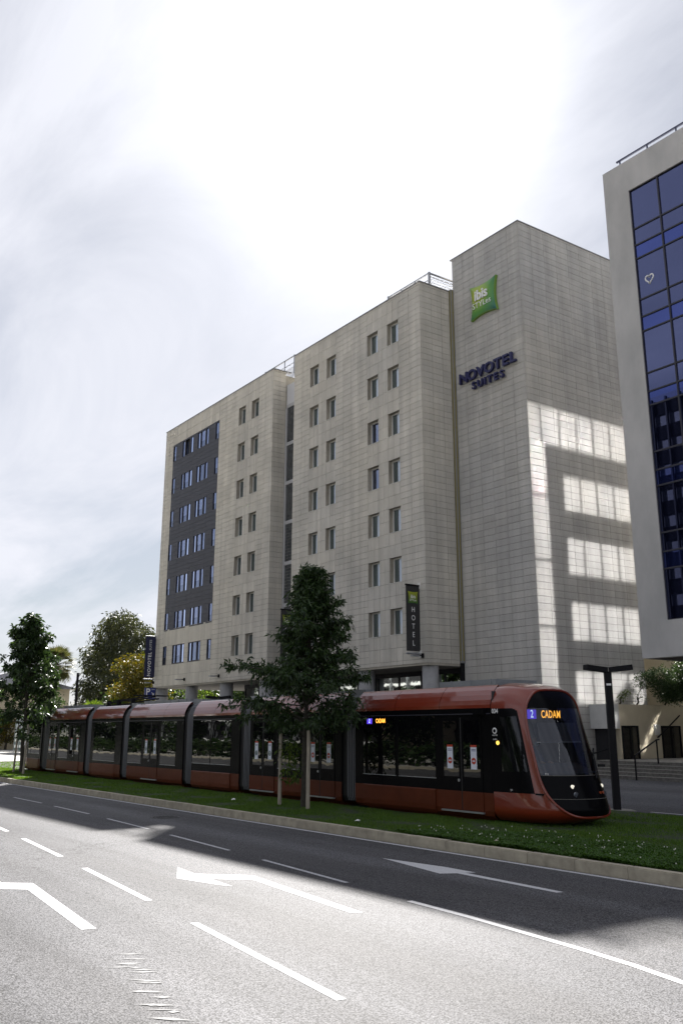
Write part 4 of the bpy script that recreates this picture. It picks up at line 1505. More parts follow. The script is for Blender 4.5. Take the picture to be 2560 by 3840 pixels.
def cone_tree(root, H, z_low, prof, nb, ntw, nlf, leaf_l, leaf_w, seed, ysq=None, trunk_r=0.09, m='leafdark', lean=(0, 0)):
    """young street tree: straight leader, many ascending limbs, drooping leaf sprays"""
    r = np.random.default_rng(seed)
    tr = MB()
    zz = np.linspace(0, H * 0.97, 12)
    tp = [(lean[0] * (z / H) + 0.04 * math.sin(z * 1.7), lean[1] * (z / H) + 0.03 * math.cos(z * 2.1), z) for z in zz]
    tr.tube(tp, [trunk_r * (1 - 0.9 * (z / H)) + 0.008 for z in zz], 8)
    tr.build('trunk', M['bark'], root, True)
    br = MB()
    Pts, Dirs = [], []
    for i in range(nb):
        f = i / nb
        z = z_low + (H * 0.985 - z_low) * f ** 0.85
        Lb = prof((z - z_low) / (H - z_low)) * (r.uniform(0.45, 1.1) if i % 6 else r.uniform(1.05, 1.22))
        az = i * 2.399963 + r.normal(0, 0.25)
        el = R(r.uniform(8, 38) + 25 * f)
        d = np.array([math.cos(az) * math.cos(el), math.sin(az) * math.cos(el), math.sin(el)])
        if ysq: d = ysq(d, z)
        b0 = np.array([lean[0] * (z / H), lean[1] * (z / H), z])
        seg = 7
        pts = []
        for k in range(seg + 1):
            t = k / seg
            pts.append(b0 + d * Lb * t + np.array([0, 0, -0.22 * Lb * t * t]))
        br.tube([tuple(p) for p in pts], [0.022 * (1 - t / seg) * min(1, Lb / 2 + .3) + 0.004 for t in range(seg + 1)], 4, False)
        for k in range(max(3, int(ntw * min(1.0, 0.35 + Lb / 3)))):
            t = r.uniform(0.18, 1.0) ** 0.8
            bp_ = b0 + d * Lb * t + np.array([0, 0, -0.22 * Lb * t * t])
            td = unit((d + r.normal(0, 0.75, 3) * np.array([1, 1, 0.7]))[None])[0]
            tl = r.uniform(0.25, 0.62) * (1.1 - 0.35 * t)
            for q_ in range(nlf):
                u = (q_ + r.random()) / nlf
                p = bp_ + td * tl * u + np.array([0, 0, -0.25 * tl * u * u])
                ld = td * 0.6 + r.normal(0, 0.55, 3) + np.array([0, 0, -0.65])
                Pts.append(p); Dirs.append(ld)
    bo_ = br.build('branches', M['bark'], root); tag(bo_, kind='stuff')
    Pts = np.array(Pts); Dirs = unit(np.array(Dirs))
    V = leaf_cloud(Pts, Dirs, leaf_l, leaf_w, r)
    o = np_mesh('crown', V, np.arange(len(V)).reshape(-1, 4), M[m], root)
    tag(o, kind='stuff')
    return root


def sq_near(d, z):
    if d[1] > 0: d = np.array([d[0], d[1] * (0.42 if z < 3.9 else 0.8), d[2]])
    lf = -(d[0] * 0.579 + d[1] * 0.815)
    if lf > 0 and 3.9 < z < 6.2:
        d = d + 0.5 * lf * np.array([0.579, 0.815, 0.0])
    return d


def near_prof(t):
    pts = [(0, 2.35), (0.14, 2.9), (0.33, 2.5), (0.46, 1.85), (0.58, 1.55), (0.7, 1.15), (0.85, 0.6), (1.0, 0.15)]
    for (a, va), (c, vc) in zip(pts, pts[1:]):
        if t <= c: return va + (vc - va) * (t - a) / (c - a)
    return 0.2


t1 = empty('street_tree', (-24.8, 15.85, 0.17))
tag(t1, 'dark young tree with two stakes before the tram, covering part of the hotel', 'tree', 'staked street trees in the tram lawn')
cone_tree(t1, 7.2, 1.85, near_prof, 128, 18, 13, 0.18, 0.028, 21, sq_near, 0.085, lean=(0.3, 0.05))
t2 = empty('street_tree', (-53.6, 15.95, 0.17))
tag(t2, 'dark young tree with two stakes at the left edge by the tram tail', 'tree', 'staked street trees in the tram lawn')
cone_tree(t2, 8.5, 2.0, lambda t: near_prof(t) * 1.5, 105, 14, 12, 0.26, 0.05, 22, sq_near, 0.12, lean=(-0.3, 0))
# leafy suckers at the foot of the near tree
r_ = np.random.default_rng(3)
n = 260
P_ = np.stack([-25.35 + r_.normal(0, 0.22, n), 15.7 + r_.normal(0, 0.18, n), 0.9 + 1.2 * r_.random(n)], 1)
V = leaf_cloud(P_, unit(r_.normal(0, 0.6, (n, 3)) + np.array([0, 0, -0.6])), 0.16, 0.028, r_)
o = np_mesh('sucker_leaves', V, np.arange(len(V)).reshape(-1, 4), M['leafgreen'], t1); o.location = (24.95, -15.85, -0.17); tag(o, kind='stuff')


def stake(x, y, h, tx, label):
    q = MB(); q.tube([(0, 0, 0), (tx, 0, h)], [0.062, 0.052], 8)
    o = q.build('tree_stake', M['stake'], None, True, (x, y, 0.12))
    return tag(o, label, 'stake', 'timber stakes of the street trees')


stake(-25.75, 15.62, 2.3, 0.0, 'left grey timber stake of the near tree')
stake(-24.15, 15.62, 2.5, 0.0, 'right grey timber stake of the near tree, squarely sawn off')
stake(-54.3, 15.75, 2.6, 0.25, 'left leaning stake of the tree by the tram tail')
stake(-52.0, 15.6, 2.6, 0.15, 'right pale stake of the tree by the tram tail')


def clump_tree(name, base, clumps, nper, leaf_l, leaf_w, m, seed, label, trunk_r=0.3, hang=0.6, cat='tree', group=None, fork=None):
    r = np.random.default_rng(seed)
    root = empty(name, base)
    tag(root, label, cat, group)
    tr = MB()
    fz = fork or min(c[2] for c in clumps) * 0.75
    tr.tube([(0, 0, 0), (0.1, 0, fz * 0.5), (0.0, 0.1, fz)], [trunk_r, trunk_r * 0.8, trunk_r * 0.6], 8)
    tr.build('trunk', M['bark'], root, True)
    br = MB(); Pn, Dn = [], []
    for (cx, cyy, cz, cr) in clumps:
        mid = ((cx) * 0.45, (cyy) * 0.45, fz + (cz - fz) * 0.6)
        br.tube([(0, 0.05, fz * 0.95), mid, (cx, cyy, cz)], [trunk_r * 0.45, trunk_r * 0.25, 0.03], 5, False)
        k = max(40, int(nper * cr ** 2))
        q = r.normal(size=(k, 3)); q /= np.linalg.norm(q, axis=1)[:, None]
        rad = cr * (0.35 + 0.75 * r.random(k) ** 0.6)
        lump = 1 + 0.35 * np.sin(q[:, 0] * 5 + cx) * np.sin(q[:, 2] * 6 + cz) * np.cos(q[:, 1] * 4)
        p = q * (rad * lump)[:, None] * np.array([1, 1, 0.75]) + np.array([cx, cyy, cz])
        Pn.append(p); Dn.append(unit(q * 0.6 + r.normal(0, 0.6, (k, 3)) + np.array([0, 0, -hang])))
    o = br.build('branches', M['bark'], root); tag(o, kind='stuff')
    V = leaf_cloud(np.concatenate(Pn), np.concatenate(Dn), leaf_l, leaf_w, r)
    o = np_mesh('crown', V, np.arange(len(V)).reshape(-1, 4), M[m], root); tag(o, kind='stuff')
    return root


def rand_clumps(n, cx, cz, rx, rz, rmin, rmax, seed, ry=None):
    r = np.random.default_rng(seed)
    out_ = []
    for i in range(n):
        a = r.random() * 6.283; s = math.sqrt(r.random())
        e = r.uniform(-1, 1)
        x = cx + rx * s * math.cos(a) * math.sqrt(max(0.05, 1 - e * e * 0.8))
        y = (ry or rx * 0.8) * s * math.sin(a)
        out_.append((x, y, cz + rz * e, r.uniform(rmin, rmax)))
    return out_


ec = [(-2.6, 0, 13.0, 1.7), (-0.6, 0.5, 14.0, 1.7), (1.4, 0, 14.0, 1.8), (3.6, 0, 13.4, 1.6), (5.5, 0.5, 12.3, 1.7), (6.8, 0, 10.8, 1.6), (7.8, 0, 12.0, 1.1), (-6.2, 0, 11.0, 1.5), (-7.4, 0.5, 9.6, 1.3), (-4.6, 0, 10.2, 1.7),
      (-7.8, 0, 7.2, 1.5), (-6.2, 1, 6.2, 1.9), (-3.6, 0, 7.4, 2.2), (-1.0, 0, 9.2, 2.0), (0.6, 0, 11.5, 1.8), (3.0, 0, 10.6, 1.8), (1.4, 0.4, 7.6, 2.0), (4.4, 0, 8.4, 1.9), (6.5, 0, 8.6, 1.8), (-7.5, 0, 5.0, 1.5), (-5.2, 0, 4.6, 1.7), (-1.8, 0, 5.4, 2.0), (2.8, 0, 5.4, 2.0), (-3.0, 0, 11.9, 1.3)]
clump_tree('eucalyptus_tree', (-100.5, 39, 0), ec, 270, 0.38, 0.075, 'leafmid', 31, 'tall open-crowned eucalyptus tree rising behind the tram left of the hotel', 0.5, 0.9, fork=4.0)
clump_tree('maple_tree', (-80.5, 33, 0), rand_clumps(26, 0.6, 5.8, 3.0, 2.6, 0.9, 1.5, 41), 260, 0.2, 0.09, 'leafyellow', 42, 'yellowing bushy tree just left of the navy banner', 0.2, 0.2)
clump_tree('dark_garden_tree', (-86.5, 36, 0), rand_clumps(22, 0, 4.6, 4.0, 2.8, 1.1, 1.7, 43), 150, 0.24, 0.1, 'leafdark', 44, 'dark green tree between the eucalyptus and the yellowing tree', 0.25, 0.3)
for i, x_ in enumerate((-80, -90, -101, -113)):
    clump_tree('background_tree', (x_, 46 + i, 0), rand_clumps(26, 0, 4.4, 4.6, 3.8, 1.3, 2.1, 200 + i), 150, 0.26, 0.12, ('leafdark', 'leafgreen', 'leafdark', 'leafmid')[i], 210 + i,
               ('first', 'second', 'third', 'fourth')[i] + ' tree from the right, seen between the columns under the hotel corner', 0.15, 0.2, 'tree', 'trees behind the hotel columns', 0.8)
clump_tree('garden_tree', (-72, 50, 0), rand_clumps(26, 0, 4.0, 6.0, 3.0, 1.2, 2.0, 45), 110, 0.26, 0.11, 'leafgreen', 46, 'green garden tree seen through the gap under the hotel corner', 0.25, 0.3)
clump_tree('garden_tree', (-84, 56, 0), rand_clumps(26, 0, 4.0, 6.5, 3.0, 1.2, 2.0, 47), 110, 0.26, 0.11, 'leafdark', 48, 'darker garden tree behind the blue parking sign', 0.25, 0.3)
for i, (x_, y_, s_, mm, lb) in enumerate(((-112, 36, 0.8, 'leafdark', 'low dark tree right of the palm behind the tram'), (-128, 37, 1.0, 'leafyellow', 'golden-green tree behind the leftmost street tree'),
                                       (-118, 33, 0.62, 'leafyellow', 'small yellow shrub-like tree below the palm'), (-137, 34, 1.1, 'leafgreen', 'light green tree at the far left edge'))):
    clump_tree('garden_tree', (x_, y_, 0), [(a * s_, b_ * s_, c * s_, d * s_) for a, b_, c, d in rand_clumps(20, 0, 4.4, 3.6, 2.6, 1.1, 1.7, 60 + i)], 170, 0.28, 0.1, mm, 70 + i, lb, 0.2, 0.3)


def palm(base, h, nf, fl, label, seed, trunk_r=0.22, skirt=True):
    r = np.random.default_rng(seed)
    root = empty('fan_palm', base); tag(root, label, 'palm')
    q = MB(); q.tube([(0, 0, 0), (0.15, 0, h * 0.5), (0.1, 0, h)], [trunk_r, trunk_r * 0.9, trunk_r * 0.8], 10)
    q.build('trunk', M['bark'], root, True)
    for i in range(nf):
        az = i * 2.4 + r.normal(0, 0.2)
        el = R(75 - 150 * (i / nf) + r.normal(0, 6)) if skirt else R(80 - 70 * (i / nf))
        d = np.array([math.cos(az) * math.cos(el), math.sin(az) * math.cos(el), math.sin(el)])
        s = np.array([-math.sin(az), math.cos(az), 0.0]); u = np.cross(d, s)
        pb = np.array([0.1, 0, h]); pe = pb + d * fl * 0.5
        f = MB(); f.bar(tuple(pb), tuple(pe), 0.05)
        nl = 15
        for k in range(nl):
            a = (k / (nl - 1) - 0.5) * 2.6
            dl = d * math.cos(a) + s * math.sin(a)
            tip = pe + dl * fl * 0.62 + np.array([0, 0, -0.22 * fl * (0.4 + abs(a) / 2.6)]) + r.normal(0, 0.04, 3)
            mid = pe + dl * fl * 0.34 + u * 0.03
            sd = np.cross(dl, u) * fl * 0.032
            f.quad(tuple(pe), tuple(mid + sd), tuple(tip), tuple(mid - sd))
        f.build('frond', M['frond'], root)
    return root


palm((-119.8, 39, 0), 10.6, 34, 2.6, 'fan palm with a shaggy skirt standing left of the eucalyptus', 81)
for (px_, py_, lb, sd) in ((-60.6, 22.3, 'bright young fan palm poking up behind the tram roof, left one', 82), (-56.8, 22.3, 'bright young fan palm poking up behind the tram roof, right one', 83)):
    pr_ = palm((px_, py_, 0.1), 3.1, 11, 1.25, lb, sd, 0.09, False)
    for c in pr_.children:
        if c.name.startswith('frond'):
            c.data.materials.clear(); c.data.materials.append(M['leafgreen'])

# bushes in the planter on the side wall


def bush(name, base, clumps, nper, ll, lw, m, seed, label):
    return clump_tree(name, base, clumps, nper, ll, lw, m, seed, label, 0.05, -0.3, 'bush', None, 0.25)


bush('planter_bush', (-27.6, 37.6, 3.56), [(-0.9 + 0.55 * i, 0.3 * math.sin(i), 0.75 + 0.5 * math.sin(i * 1.3 + 1) + 0.15 * i, 0.55 + 0.1 * (i % 3)) for i in range(7)] + [(0.2 + 0.5 * i, 0, 0.5, 0.6) for i in range(5)] + [(1.2 + 0.5 * i, 0.1, 1.2, 0.7) for i in range(4)], 4200, 0.10, 0.018, 'leafdark', 91, 'dense dark evergreen bush spilling over the cream wall')
bush('planter_bush', (-28.7, 35.7, 3.56), [(0.0, 0.2, 0.3, 0.22), (0.25, 0, 0.42, 0.2), (0.1, 0.5, 0.55, 0.2)], 2600, 0.06, 0.016, 'leafgreen', 92, 'small loose shrub on the wall beside the street lamp')
bush('planter_bush', (-28.4, 36.6, 3.56), [(0.0, 0.1, 0.5, 0.3), (0.2, 0.3, 0.85, 0.28), (0.35, 0, 0.35, 0.35)], 1100, 0.08, 0.007, 'leafmid', 93, 'wispy greyish shrub between the small shrub and the dense bush')

# ------------------------------------------------------------------ background on the far left
lowb = empty('low_pavilion', (-97, 36, 0)); tag(lowb, 'long low pinkish pavilion with white roof edge behind the tram', 'building')
q = MB(); q.box(-8, 8, 0, 8, 0, 4.55); q.build('wall', mat('pink_render', (0.42, 0.33, 0.30), 0.85, var=0.08), lowb)
q = MB(); q.box(-8.3, 8.3, -0.3, 8.3, 4.75, 5.0); q.box(-8.1, 8.1, -0.12, 8, 4.55, 4.75); q.build('roof', mat('white_fascia', (0.7, 0.7, 0.7), 0.5), lowb)
for k in range(5):
    q = MB(); q.box(-7 + 3 * k, -5.4 + 3 * k, -0.04, 0.0, 1.2, 3.4); q.build('window', M['panedark'], lowb)
gs = empty('glass_shelter', (-99.0, 30, 0)); tag(gs, 'green-tinted glass shelter with a white roof bar, behind the tail of the tram', 'shelter')
M['greenglass'] = glass_mat('green_glass', (0.25, 0.6, 0.35), trans=0.45, base_refl=0.15, dark=(0.03, 0.10, 0.04))
for k in range(6):
    q = MB(); q.box(-5 + 1.7 * k, -3.4 + 1.7 * k, 0, 0.05, 0.4, 4.0); q.build('pane', M['greenglass'], gs)
q = MB(); q.box(-5.3, 5.3, -0.8, 1.2, 4.1, 4.3); q.build('roof', M['white'], gs)
for k in range(7):
    q = MB(); q.bar((-5.1 + 1.7 * k, 0.0, 0), (-5.1 + 1.7 * k, 0.0, 4.1), 0.08); q.build('post', M['metal'], gs)
h2 = empty('distant_house', (-122, 27, 0)); tag(h2, 'grey-roofed house partly hidden by the leftmost street tree', 'building')
q = MB(); q.box(-16, 2, 0, 14, 0, 7.6); q.build('wall', M['beige'], h2)
q = MB(); q.quad((-17, -1, 7.5), (3, -1, 7.5), (1.5, 7, 9.6), (-15.5, 7, 9.6)); q.quad((3, -1, 7.5), (3, 15, 7.5), (1.5, 7, 9.6)); q.quad((-17, -1, 7.5), (-15.5, 7, 9.6), (-17, 15, 7.5)); q.quad((3, 15, 7.5), (-17, 15, 7.5), (-15.5, 7, 9.6), (1.5, 7, 9.6)); q.build('roof', M['lead'], h2)
for k in range(7):
    for zz_ in (0.6, 4.2):
        q = MB(); q.box(-15 + 2.4 * k, -13.8 + 2.4 * k, -0.05, 0, zz_, zz_ + 2.2); q.build('window', M['panedark'], h2)
for k in range(8):
    q = MB(); q.cyl(-16 + 2.4 * k, -1.2, 0, 3.5, 0.16, 10); q.build('column', M['lettwhite'], h2)


def wheelie(x, y, c, label):
    r = empty('wheelie_bin', (x, y, 0)); tag(r, label, 'bin', 'bins at the far left kerb')
    q = MB(); q.v = [(-0.33, -0.33, 0.08), (0.33, -0.33, 0.08), (0.33, 0.33, 0.08), (-0.33, 0.33, 0.08), (-0.42, -0.42, 1.2), (0.42, -0.42, 1.2), (0.42, 0.42, 1.2), (-0.42, 0.42, 1.2)]
    q.f = [(0, 3, 2, 1), (4, 5, 6, 7), (0, 1, 5, 4), (1, 2, 6, 5), (2, 3, 7, 6), (3, 0, 4, 7)]; q.build('body', c, r)
    q = MB(); q.box(-0.46, 0.46, -0.48, 0.48, 1.2, 1.3); q.build('lid', c, r)
    for s_ in (-1, 1):
        q = MB(); q.tube([(s_ * 0.3, 0.36, 0.1), (s_ * 0.4, 0.36, 0.1)], 0.1, 10); q.build('wheel', M['black'], r)


cb = mat('grey_bin_plastic', (0.03, 0.032, 0.036), 0.5); cg = mat('green_bin_plastic', (0.01, 0.05, 0.03), 0.5)
wheelie(-84.5, 21.2, cb, 'dark grey wheeled bin at the far left kerb, nearest the tram tail')
wheelie(-87.5, 22.0, cg, 'green wheeled bin standing behind the grey bin at the far left')
rs = empty('round_sign', (-66.0, 15.9, 0.15)); tag(rs, 'round road sign seen from the back on a short post at the far left', 'sign')
q = MB(); q.cyl(0, 0, 0, 1.25, 0.03, 8); q.build('post', M['black'], rs)
q = MB(); q.tube([(0.02, -0.02, 0.95), (-0.01, 0.02, 0.95)], 0.34, 24); q.build('disc', M['metal'], rs)
sheet('side_street', [(-200, 14.0), (-72, 14.0), (-78, 40), (-200, 60)], 0.19, mat('pale_paving', (0.33, 0.32, 0.30), 0.85, var=0.08))
M['carblue'] = mat('blue_car_paint', (0.02, 0.06, 0.2), 0.25, coat=0.6)


def small_car(x, y, rz, m, label):
    r = empty('parked_car', (x, y, 0.19), rz); tag(r, label, 'car', 'cars parked at the far left')
    q = MB(); pr = [(-2.1, 0.35), (-2.05, 0.85), (-1.2, 0.98), (-0.6, 1.42), (1.0, 1.45), (1.75, 0.98), (2.1, 0.85), (2.12, 0.35)]
    q.prism(pr, -0.85, 0.85); q.build('body', m, r)
    q = MB(); q.prism([(-1.08, 0.98), (-0.56, 1.37), (0.95, 1.39), (1.55, 0.99)], -0.86, 0.86); q.build('window', M['panedark'], r)
    for a in (-1.3, 1.3):
        for s_ in (-0.8, 0.8):
            q = MB(); q.tube([(a, s_ - 0.1, 0.32), (a, s_ + 0.1, 0.32)], 0.32, 14); q.build('wheel', M['black'], r)


small_car(-92.5, 22.5, 0.9, M['carblue'], 'blue car parked behind the bins at the far left')
small_car(-97.5, 19.5, 1.3, mat('silver_car_paint', (0.4, 0.4, 0.42), 0.3, metal=0.5), 'silver car parked furthest left beyond the bins')

# ------------------------------------------------------------------ the tram
tram = empty('tram', (-40, 18.55, 0.15))
tag(tram, 'long orange-red articulated tram with black window band, showing 2 CADAM on its front', 'tram')
TO = (40, -18.55, -0.15)
YC, HW = 18.55, 1.25
YN = YC - HW
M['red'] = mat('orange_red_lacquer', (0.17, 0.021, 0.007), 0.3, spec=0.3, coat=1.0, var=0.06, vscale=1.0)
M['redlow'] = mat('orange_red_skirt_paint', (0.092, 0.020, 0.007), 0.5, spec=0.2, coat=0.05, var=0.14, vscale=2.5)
M['gloss'] = mat('black_gloss_band', (0.004, 0.004, 0.005), 0.22, spec=0.06)
M['tramglass'] = glass_mat('tram_window_glass', (0.1, 0.1, 0.1), gloss=(0.98, 1.0, 0.98), trans=0.0, fres=1.5, dark=(0.003, 0.003, 0.004), wav=0.04, rough=0.01)
M['cabglass'] = glass_mat('cab_side_glass', (0.5, 0.52, 0.5), trans=0.5, dark=(0.004, 0.004, 0.005), wav=0.03)
M['screen'] = glass_mat('windscreen_glass', (0.55, 0.6, 0.66), trans=0.8, dark=(0.004, 0.004, 0.006), wav=0.0, base_refl=0.02)
M['rubber'] = mat('bellows_rubber', (0.012, 0.012, 0.013), 0.7)
M['ribs'] = mat('bellows_rib', (0.16, 0.165, 0.18), 0.45)
M['alu'] = mat('door_step_aluminium', (0.45, 0.47, 0.5), 0.35, metal=0.7)
M['equip'] = mat('roof_equipment_grey', (0.22, 0.235, 0.25), 0.5, metal=0.2, var=0.08)
M['led'] = mat('amber_led', (0.02, 0.01, 0.0), 0.5, emit=(1.0, 0.42, 0.05), estr=0.36)
M['ledblue'] = mat('line_badge_blue', (0.02, 0.01, 0.1), 0.5, emit=(0.10, 0.05, 0.75), estr=0.15)
M['ledwhite'] = mat('line_badge_white', (0.2, 0.2, 0.2), 0.5, emit=(0.65, 0.85, 1.0), estr=0.22)
M['notice'] = mat('white_notice', (0.66, 0.69, 0.76), 0.5)
M['noticered'] = mat('notice_red', (0.42, 0.045, 0.02), 0.5)
M['noticegreen'] = mat('notice_green', (0.008, 0.05, 0.022), 0.5)
M['print'] = mat('navy_print', (0.03, 0.04, 0.16), 0.5)


def tb(q, name, m, parent=None, smooth=False):
    return q.build(name, m, parent or tram, smooth, TO if parent is None else (0, 0, 0))


def prof_strip(q, x0, x1, prof, nx=1):
    for i in range(nx):
        xa, xb_ = x0 + (x1 - x0) * i / nx, x0 + (x1 - x0) * (i + 1) / nx
        for (y0, z0), (y1, z1) in zip(prof, prof[1:]):
            q.quad((xa, YC + y0, z0), (xb_, YC + y0, z0), (xb_, YC + y1, z1), (xa, YC + y1, z1))


FAIR = [(-1.25, 2.975), (-1.245, 3.06), (-1.21, 3.18), (-1.15, 3.31), (-1.06, 3.44), (-0.96, 3.54), (-0.90, 3.577)]
LOW = [(-1.12, 0.22), (-1.22, 0.30), (-1.25, 0.42), (-1.25, 0.86)]
mir = lambda p: [(-y, z) for y, z in reversed(p)]


def carriage(x0, x1, wins, doors, skirts, roof_joints, signs=None, low_wins=()):
    c = empty('carriage', (0, 0, 0)); c.parent = tram; c.location = TO
    q = MB()                                             # core: inner dark body
    q.box(x0 + 0.03, x1 - 0.03, YC - 1.20, YC + 1.20, 0.5, 3.0)
    q.box(x0 + 0.03, x1 - 0.03, YC - 0.95, YC + 0.95, 3.0, 3.46)
    q.build('body_core', M['black'], c)
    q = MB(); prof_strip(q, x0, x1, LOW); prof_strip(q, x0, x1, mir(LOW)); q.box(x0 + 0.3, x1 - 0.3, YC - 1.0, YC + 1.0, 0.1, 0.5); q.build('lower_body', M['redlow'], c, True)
    q = MB(); prof_strip(q, x0, x1, [(-1.25, 0.86), (-1.25, 2.975)]); q.build('window_band', M['gloss'], c)
    q = MB(); prof_strip(q, x0, x1, [(1.25, 2.975), (1.25, 0.86)]); q.build('far_window_band', M['gloss'], c)
    q = MB(); q.bar((x0, YN - 0.012, 2.83), (x1, YN - 0.012, 2.83), 0.02, 0.03); q.build('rain_strip', M['darkframe'], c)
    rj = [x0] + list(roof_joints) + [x1]
    for a, e in zip(rj, rj[1:]):
        q = MB(); prof_strip(q, a + 0.008, e - 0.008, FAIR); q.quad((a + 0.008, YC - 0.90, 3.577), (e - 0.008, YC - 0.90, 3.577), (e - 0.008, YC - 0.86, 3.47), (a + 0.008, YC - 0.86, 3.47))
        q.build('roof_panel', M['red'], c, True)
    q = MB(); prof_strip(q, x0, x1, mir(FAIR)); q.build('far_roof_panel', M['red'], c, True)
    for a, e, lowz in [(w[0], w[1], w[2] if len(w) > 2 else 1.15) for w in wins]:
        q = MB(); q.box(a + 0.015, e - 0.015, YN - 0.006, YN - 0.002, lowz, 2.79)
        wo = q.build('window', M['tramglass'], c)
        q = MB()
        for (xa, xb_, za, zb_) in ((a, e, lowz - 0.012, lowz + 0.006),):
            q.box(xa, xb_, YN - 0.009, YN - 0.003, za, zb_)
        q.build('window_trim', M['alu'], wo)
    for d in doors:
        a, mdl, e = d[:3]
        sgn = d[3] if len(d) > 3 else None
        for xa, xb_ in ((a, mdl), (mdl, e)):
            q = MB(); q.box(xa + 0.02, xb_ - 0.02, YN - 0.012, YN - 0.002, 0.40, 2.74)
            do = q.build('door', M['gloss'], c)
            q = MB(); q.box(xa + 0.10, xb_ - 0.10, YN - 0.016, YN - 0.012, 1.22, 2.66); q.build('door_window', M['tramglass'], do)
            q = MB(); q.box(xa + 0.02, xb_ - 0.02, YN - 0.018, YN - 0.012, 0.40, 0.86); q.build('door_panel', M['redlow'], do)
            if sgn:
                cx_ = (xa + xb_) / 2 - (0.10 if xb_ == mdl else -0.02) + 0.06
                q = MB(); q.box(cx_ - 0.115, cx_ + 0.115, YN - 0.022, YN - 0.018, 1.42, 1.98); q.build('notice', M['notice'], do)
                q = MB(); q.box(cx_ - 0.115, cx_ + 0.115, YN - 0.024, YN - 0.018, 1.98, 2.035); q.build('notice_header', M['noticered'], do)
                q = MB(); q.tube([(cx_, YN - 0.0225, 1.63), (cx_, YN - 0.024, 1.63)], 0.085, 20); q.build('notice_disc', M['noticered'] if sgn == 'no' else M['noticegreen'], do)
                q = MB()
                if sgn == 'no': q.box(cx_ - 0.05, cx_ + 0.05, YN - 0.026, YN - 0.024, 1.614, 1.646)
                else:
                    q.box(cx_ - 0.012, cx_ + 0.012, YN - 0.026, YN - 0.024, 1.57, 1.66); q.prism([(cx_ - 0.04, 1.65), (cx_ + 0.04, 1.65), (cx_, 1.70)], YN - 0.026, YN - 0.024)
                q.build('notice_mark', M['notice'], do)
                q = MB()
                for k in range(2): q.box(cx_ - 0.085, cx_ + 0.085, YN - 0.0235, YN - 0.022, 1.88 + k * 0.035, 1.895 + k * 0.035)
                q.build('notice_print', M['print'], do)
        q = MB(); q.box(mdl - 0.02, mdl + 0.02, YN - 0.015, YN, 0.40, 2.74); q.build('door_seal', M['rubber'], c)
        q = MB(); q.box(a, e, YN - 0.06, YN, 0.335, 0.375); q.build('door_step', M['alu'], c)
        q = MB(); q.tube([(mdl - 0.1, YN - 0.02, 1.13), (mdl - 0.1, YN - 0.035, 1.13)], 0.04, 12); q.build('door_button', M['alu'], c)
    for a, e, dam in skirts:
        n_ = 2
        for k in range(n_):
            xa, xb_ = a + (e - a) * k / n_, a + (e - a) * (k + 1) / n_
            q = MB()
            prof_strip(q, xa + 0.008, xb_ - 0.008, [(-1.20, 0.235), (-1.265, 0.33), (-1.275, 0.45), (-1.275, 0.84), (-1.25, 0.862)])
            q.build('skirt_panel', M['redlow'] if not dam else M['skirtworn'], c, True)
    return c


M['skirtworn'] = mat('scuffed_skirt_paint', (0.092, 0.020, 0.007), 0.45, col2=(0.13, 0.036, 0.018), vscale=5, spec=0.25, stretch=(1, 1, 3))
CARR = [
    ((-57.2, -54.75), [(-57.75 + 0.7, -56.62), (-56.58, -54.98)], [], [(-56.9, -55.0, 1)], [-56.0], None),
    ((-53.55, -47.75), [(-51.72, -50.25, 1.0)], [(-53.45, -52.78, -52.05, 'no'), (-50.02, -49.23, -48.46, 'go')], [], [-51.6, -49.6], None),
    ((-46.92, -42.90), [(-46.5, -43.66, 1.0)], [], [(-46.5, -43.6, 1)], [-44.9], None),
    ((-42.10, -36.25), [(-42.05, -40.50, 1.0), (-38.48, -36.94, 1.0)], [(-40.33, -39.51, -38.71, 'go')], [], [-40.2, -38.3], None),
    ((-35.42, -31.45), [(-35.38, -33.80), (-33.76, -32.12)], [], [(-35.38, -32.1, 1)], [-33.6], None),
    ((-30.66, -24.82), [(-28.70, -27.25)], [(-30.52, -29.70, -28.88, 'go'), (-26.78, -26.02, -25.17, 'no')], [], [-28.7, -26.8], None),
    ((-24.08, -18.06), [(-23.66, -22.06), (-21.95, -20.28)], [(-20.03, -19.23, -18.40, 'no')], [(-23.66, -20.30, 0)], [-22.1, -20.1], None),
]
cars = []
for (xa, xb_), wins, doors, skirts, rj, sg_ in CARR:
    cars.append(carriage(xa, xb_, wins, doors, skirts, rj, sg_))

# articulation bellows between carriages
ends = [(c[0][0], c[0][1]) for c in CARR]
for (a0, a1), (b0, b1) in zip(ends, ends[1:]):
    be = empty('bellows', (0, 0, 0)); be.parent = tram; be.location = TO
    inset = [(-1.10, 0.30), (-1.19, 0.45), (-1.19, 2.95), (-1.15, 3.1), (-1.02, 3.32), (-0.85, 3.45), (0.85, 3.45), (1.02, 3.32), (1.19, 2.95), (1.19, 0.45)]
    q = MB(); prof_strip(q, a1 - 0.05, b0 + 0.05, inset); q.box(a1 - 0.02, b0 + 0.02, YC - 1.1, YC + 1.1, 0.4, 3.3); q.build('bellows_core', M['rubber'], be, True)
    rib = [(-1.18, 0.34), (-1.235, 0.48), (-1.235, 2.9), (-1.20, 3.08), (-1.08, 3.34), (-0.92, 3.48)]
    for k in range(5):
        xr = a1 + (b0 - a1) * (0.42 + 0.125 * k)
        q = MB(); q.tube([(xr, YC + y, z) for y, z in rib], 0.014, 6)
        q.build('rib', M['ribs'], be, True)
    q = MB(); q.box(a1 + 0.02, b0 - 0.02, YC - 0.85, YC - 0.5, 3.45, 3.66); q.build('roof_coupler_box', M['equip'], be)

